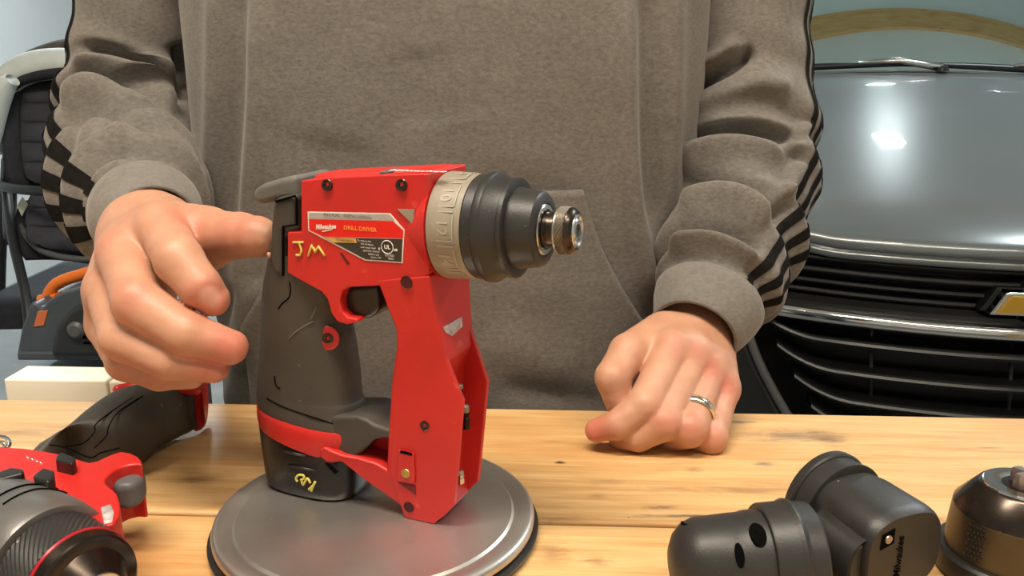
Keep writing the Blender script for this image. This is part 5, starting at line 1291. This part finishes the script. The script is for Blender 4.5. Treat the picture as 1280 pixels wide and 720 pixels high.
# chassis
for x0_, x1_ in ((8, 36), (160, 136)):
    mk('front_tube', *tube(crv([Q(x0_, 236, -0.02), Q((x0_*0.7+x1_*0.3), 300, -0.14), Q(x1_, 400, -0.26), Q(x1_, 560, -0.36)], 6), 0.011, 10), M['pram_frame'], st_)
    mk('rear_tube', *tube(crv([Q(x0_, 200, 0.08), Q(x0_+(-6 if x0_ < 50 else 6), 330, 0.22), Q(x0_+(-10 if x0_ < 50 else 10), 520, 0.40)], 6), 0.012, 10), M['pram_frame'], st_)
    for (yy, r, xx) in ((-0.36, 0.10, x1_), (0.40, 0.145, x0_)):
        c = np.array([Q(xx, 400, yy)[0], yy, r+0.003])
        w_ = mk('wheel', *lathe([(-0.022, r*0.78), (-0.02, r*0.97), (0, r), (0.02, r*0.97), (0.022, r*0.78), (0.015, r*0.74), (0.012, 0.02), (0.02, 0.0)], c, (1, 0, 0), 32), M['tyre'], st_, ang=40)
for dy, zz in ((0.40, 0.148), (-0.36, 0.103)):
    mk('axle', *tube([(Q(10, 400, dy)[0], dy, zz), (Q(160, 400, dy)[0], dy, zz)], 0.010, 8), M['pram_frame'], st_)
for x_ in (12, 158):
    mk('side_arm', *tube(crv([Q(x_, 160, 0.12), Q(x_, 232, 0.0), Q(x_, 300, 0.20)], 5), 0.016, 10), M['pram_frame'], st_)
    mk('handle_tube', *tube(crv([Q(x_, 210, 0.05), Q(x_, 130, 0.30), Q(x_, 82, 0.46)], 5), 0.011, 10), M['pram_frame'], st_)
mk('handle', *tube([Q(12, 82, 0.46), Q(158, 82, 0.46)], 0.015, 10), M['pram_frame'], st_)
mk('basket', *box((-0.02, 0.06, 0.44), (0.30, 0.42, 0.40)), M['pram_black'], st_, bevel=0.04)

# ------------------------------------------------------------------ low table with grey top
M['grey_top'] = mat('blue_grey_top', (0.17, 0.20, 0.225), 0.5, var=0.15, vs=12, dirt=(0.3, 0.33, 0.35), ds=30, dth=0.66)
LZ = 0.735
lt = empty('low_table', (-0.86, 1.20, 0), radians(4), 'low table with blue grey top under the orange-handled tool', 'table')
mk('top', *box((0, 0, LZ-0.015), (0.78, 0.42, 0.03)), M['grey_top'], lt, bevel=0.006)
for sx in (-0.34, 0.34):
    for sy in (-0.17, 0.17): mk('leg', *box((sx, sy, (LZ-0.03)/2), (0.04, 0.04, LZ-0.03)), M['pram_frame'], lt, bevel=0.003)
# ------------------------------------------------------------------ tool with orange handle
YT = 1.17
fT = Frame((PY(80, 430, YT)[0], YT, LZ+0.0005), 0)
tl_ = empty('power_tool', fT.O, 0, 'dark blue grey tool with orange carry handle on the low table', 'power tool')
M['slate'] = mat('slate_plastic', (0.065, 0.078, 0.092), 0.42, var=0.15, vs=25, bump=0.08, bs=500, dirt=(0.14, 0.155, 0.17), ds=40, dth=0.66)
M['orange'] = mat('orange_plastic', (0.75, 0.17, 0.02), 0.42, var=0.06, vs=30)
gz_ = lambda pts, w: [(x, max(z, 0)) for x, z in fT.xz(pts, w)]
body = [(20, 446), (26, 412), (33, 394), (38, 378), (46, 380), (52, 386), (60, 376), (76, 366), (100, 360), (140, 354), (170, 380), (176, 446)]
mk('shell', *prism_xz(gz_(body, 0), 0.0, 0.15), M['slate'], tl_, bevel=0.010, seg=4, lim=20)
cov = [(62, 446), (70, 410), (86, 388), (108, 376), (140, 370), (160, 390), (164, 446)]
mk('motor_cover', *prism_xz(gz_(cov, -0.012), -0.014, 0.03), mat('dark_slate', (0.028, 0.031, 0.033), 0.4, var=0.15, vs=30), tl_, bevel=0.008, seg=4, lim=20)
p = fT.at(96, 412, -0.015); mk('knob', *lathe([(0, 0.012), (0.004, 0.012), (0.008, 0.008)], p, (0, -1, 0), 20), M['grey_plastic'], tl_, ang=40)
vent = fT.at(116, 418, -0.015)
for k in range(4):
    mk('vent', *box((vent[0], vent[1]+0.0005, vent[2]+0.012-k*0.008), (0.028, 0.003, 0.0035)), M['black'], tl_, smooth=False)
mk('handle', *tube(crv([fT.at(50, 376, 0.05), fT.at(59, 373, 0.05), fT.at(64, 362, 0.05), fT.at(74, 353, 0.05), fT.at(96, 345, 0.05), fT.at(130, 337, 0.05), fT.at(150, 345, 0.05), fT.at(158, 372, 0.05)], 6), 0.0085, 12), M['orange'], tl_)
mk('handle_foot', *prism_xz(gz_([(49, 374), (68, 367), (70, 378), (50, 381)], 0.04), 0.040, 0.062), M['orange'], tl_, bevel=0.003)
mk('badge', *prism_xz(gz_([(47, 389), (60, 388), (55, 407), (42, 409)], -0.001), -0.0015, 0.004), mat('orange_badge', (0.62, 0.16, 0.06), 0.5), tl_, bevel=0.001)
mk('base_plate', *prism_xz(gz_([(22, 450), (178, 450), (178, 440), (22, 440)], -0.004), -0.006, 0.16), M['slate'], tl_, bevel=0.003)
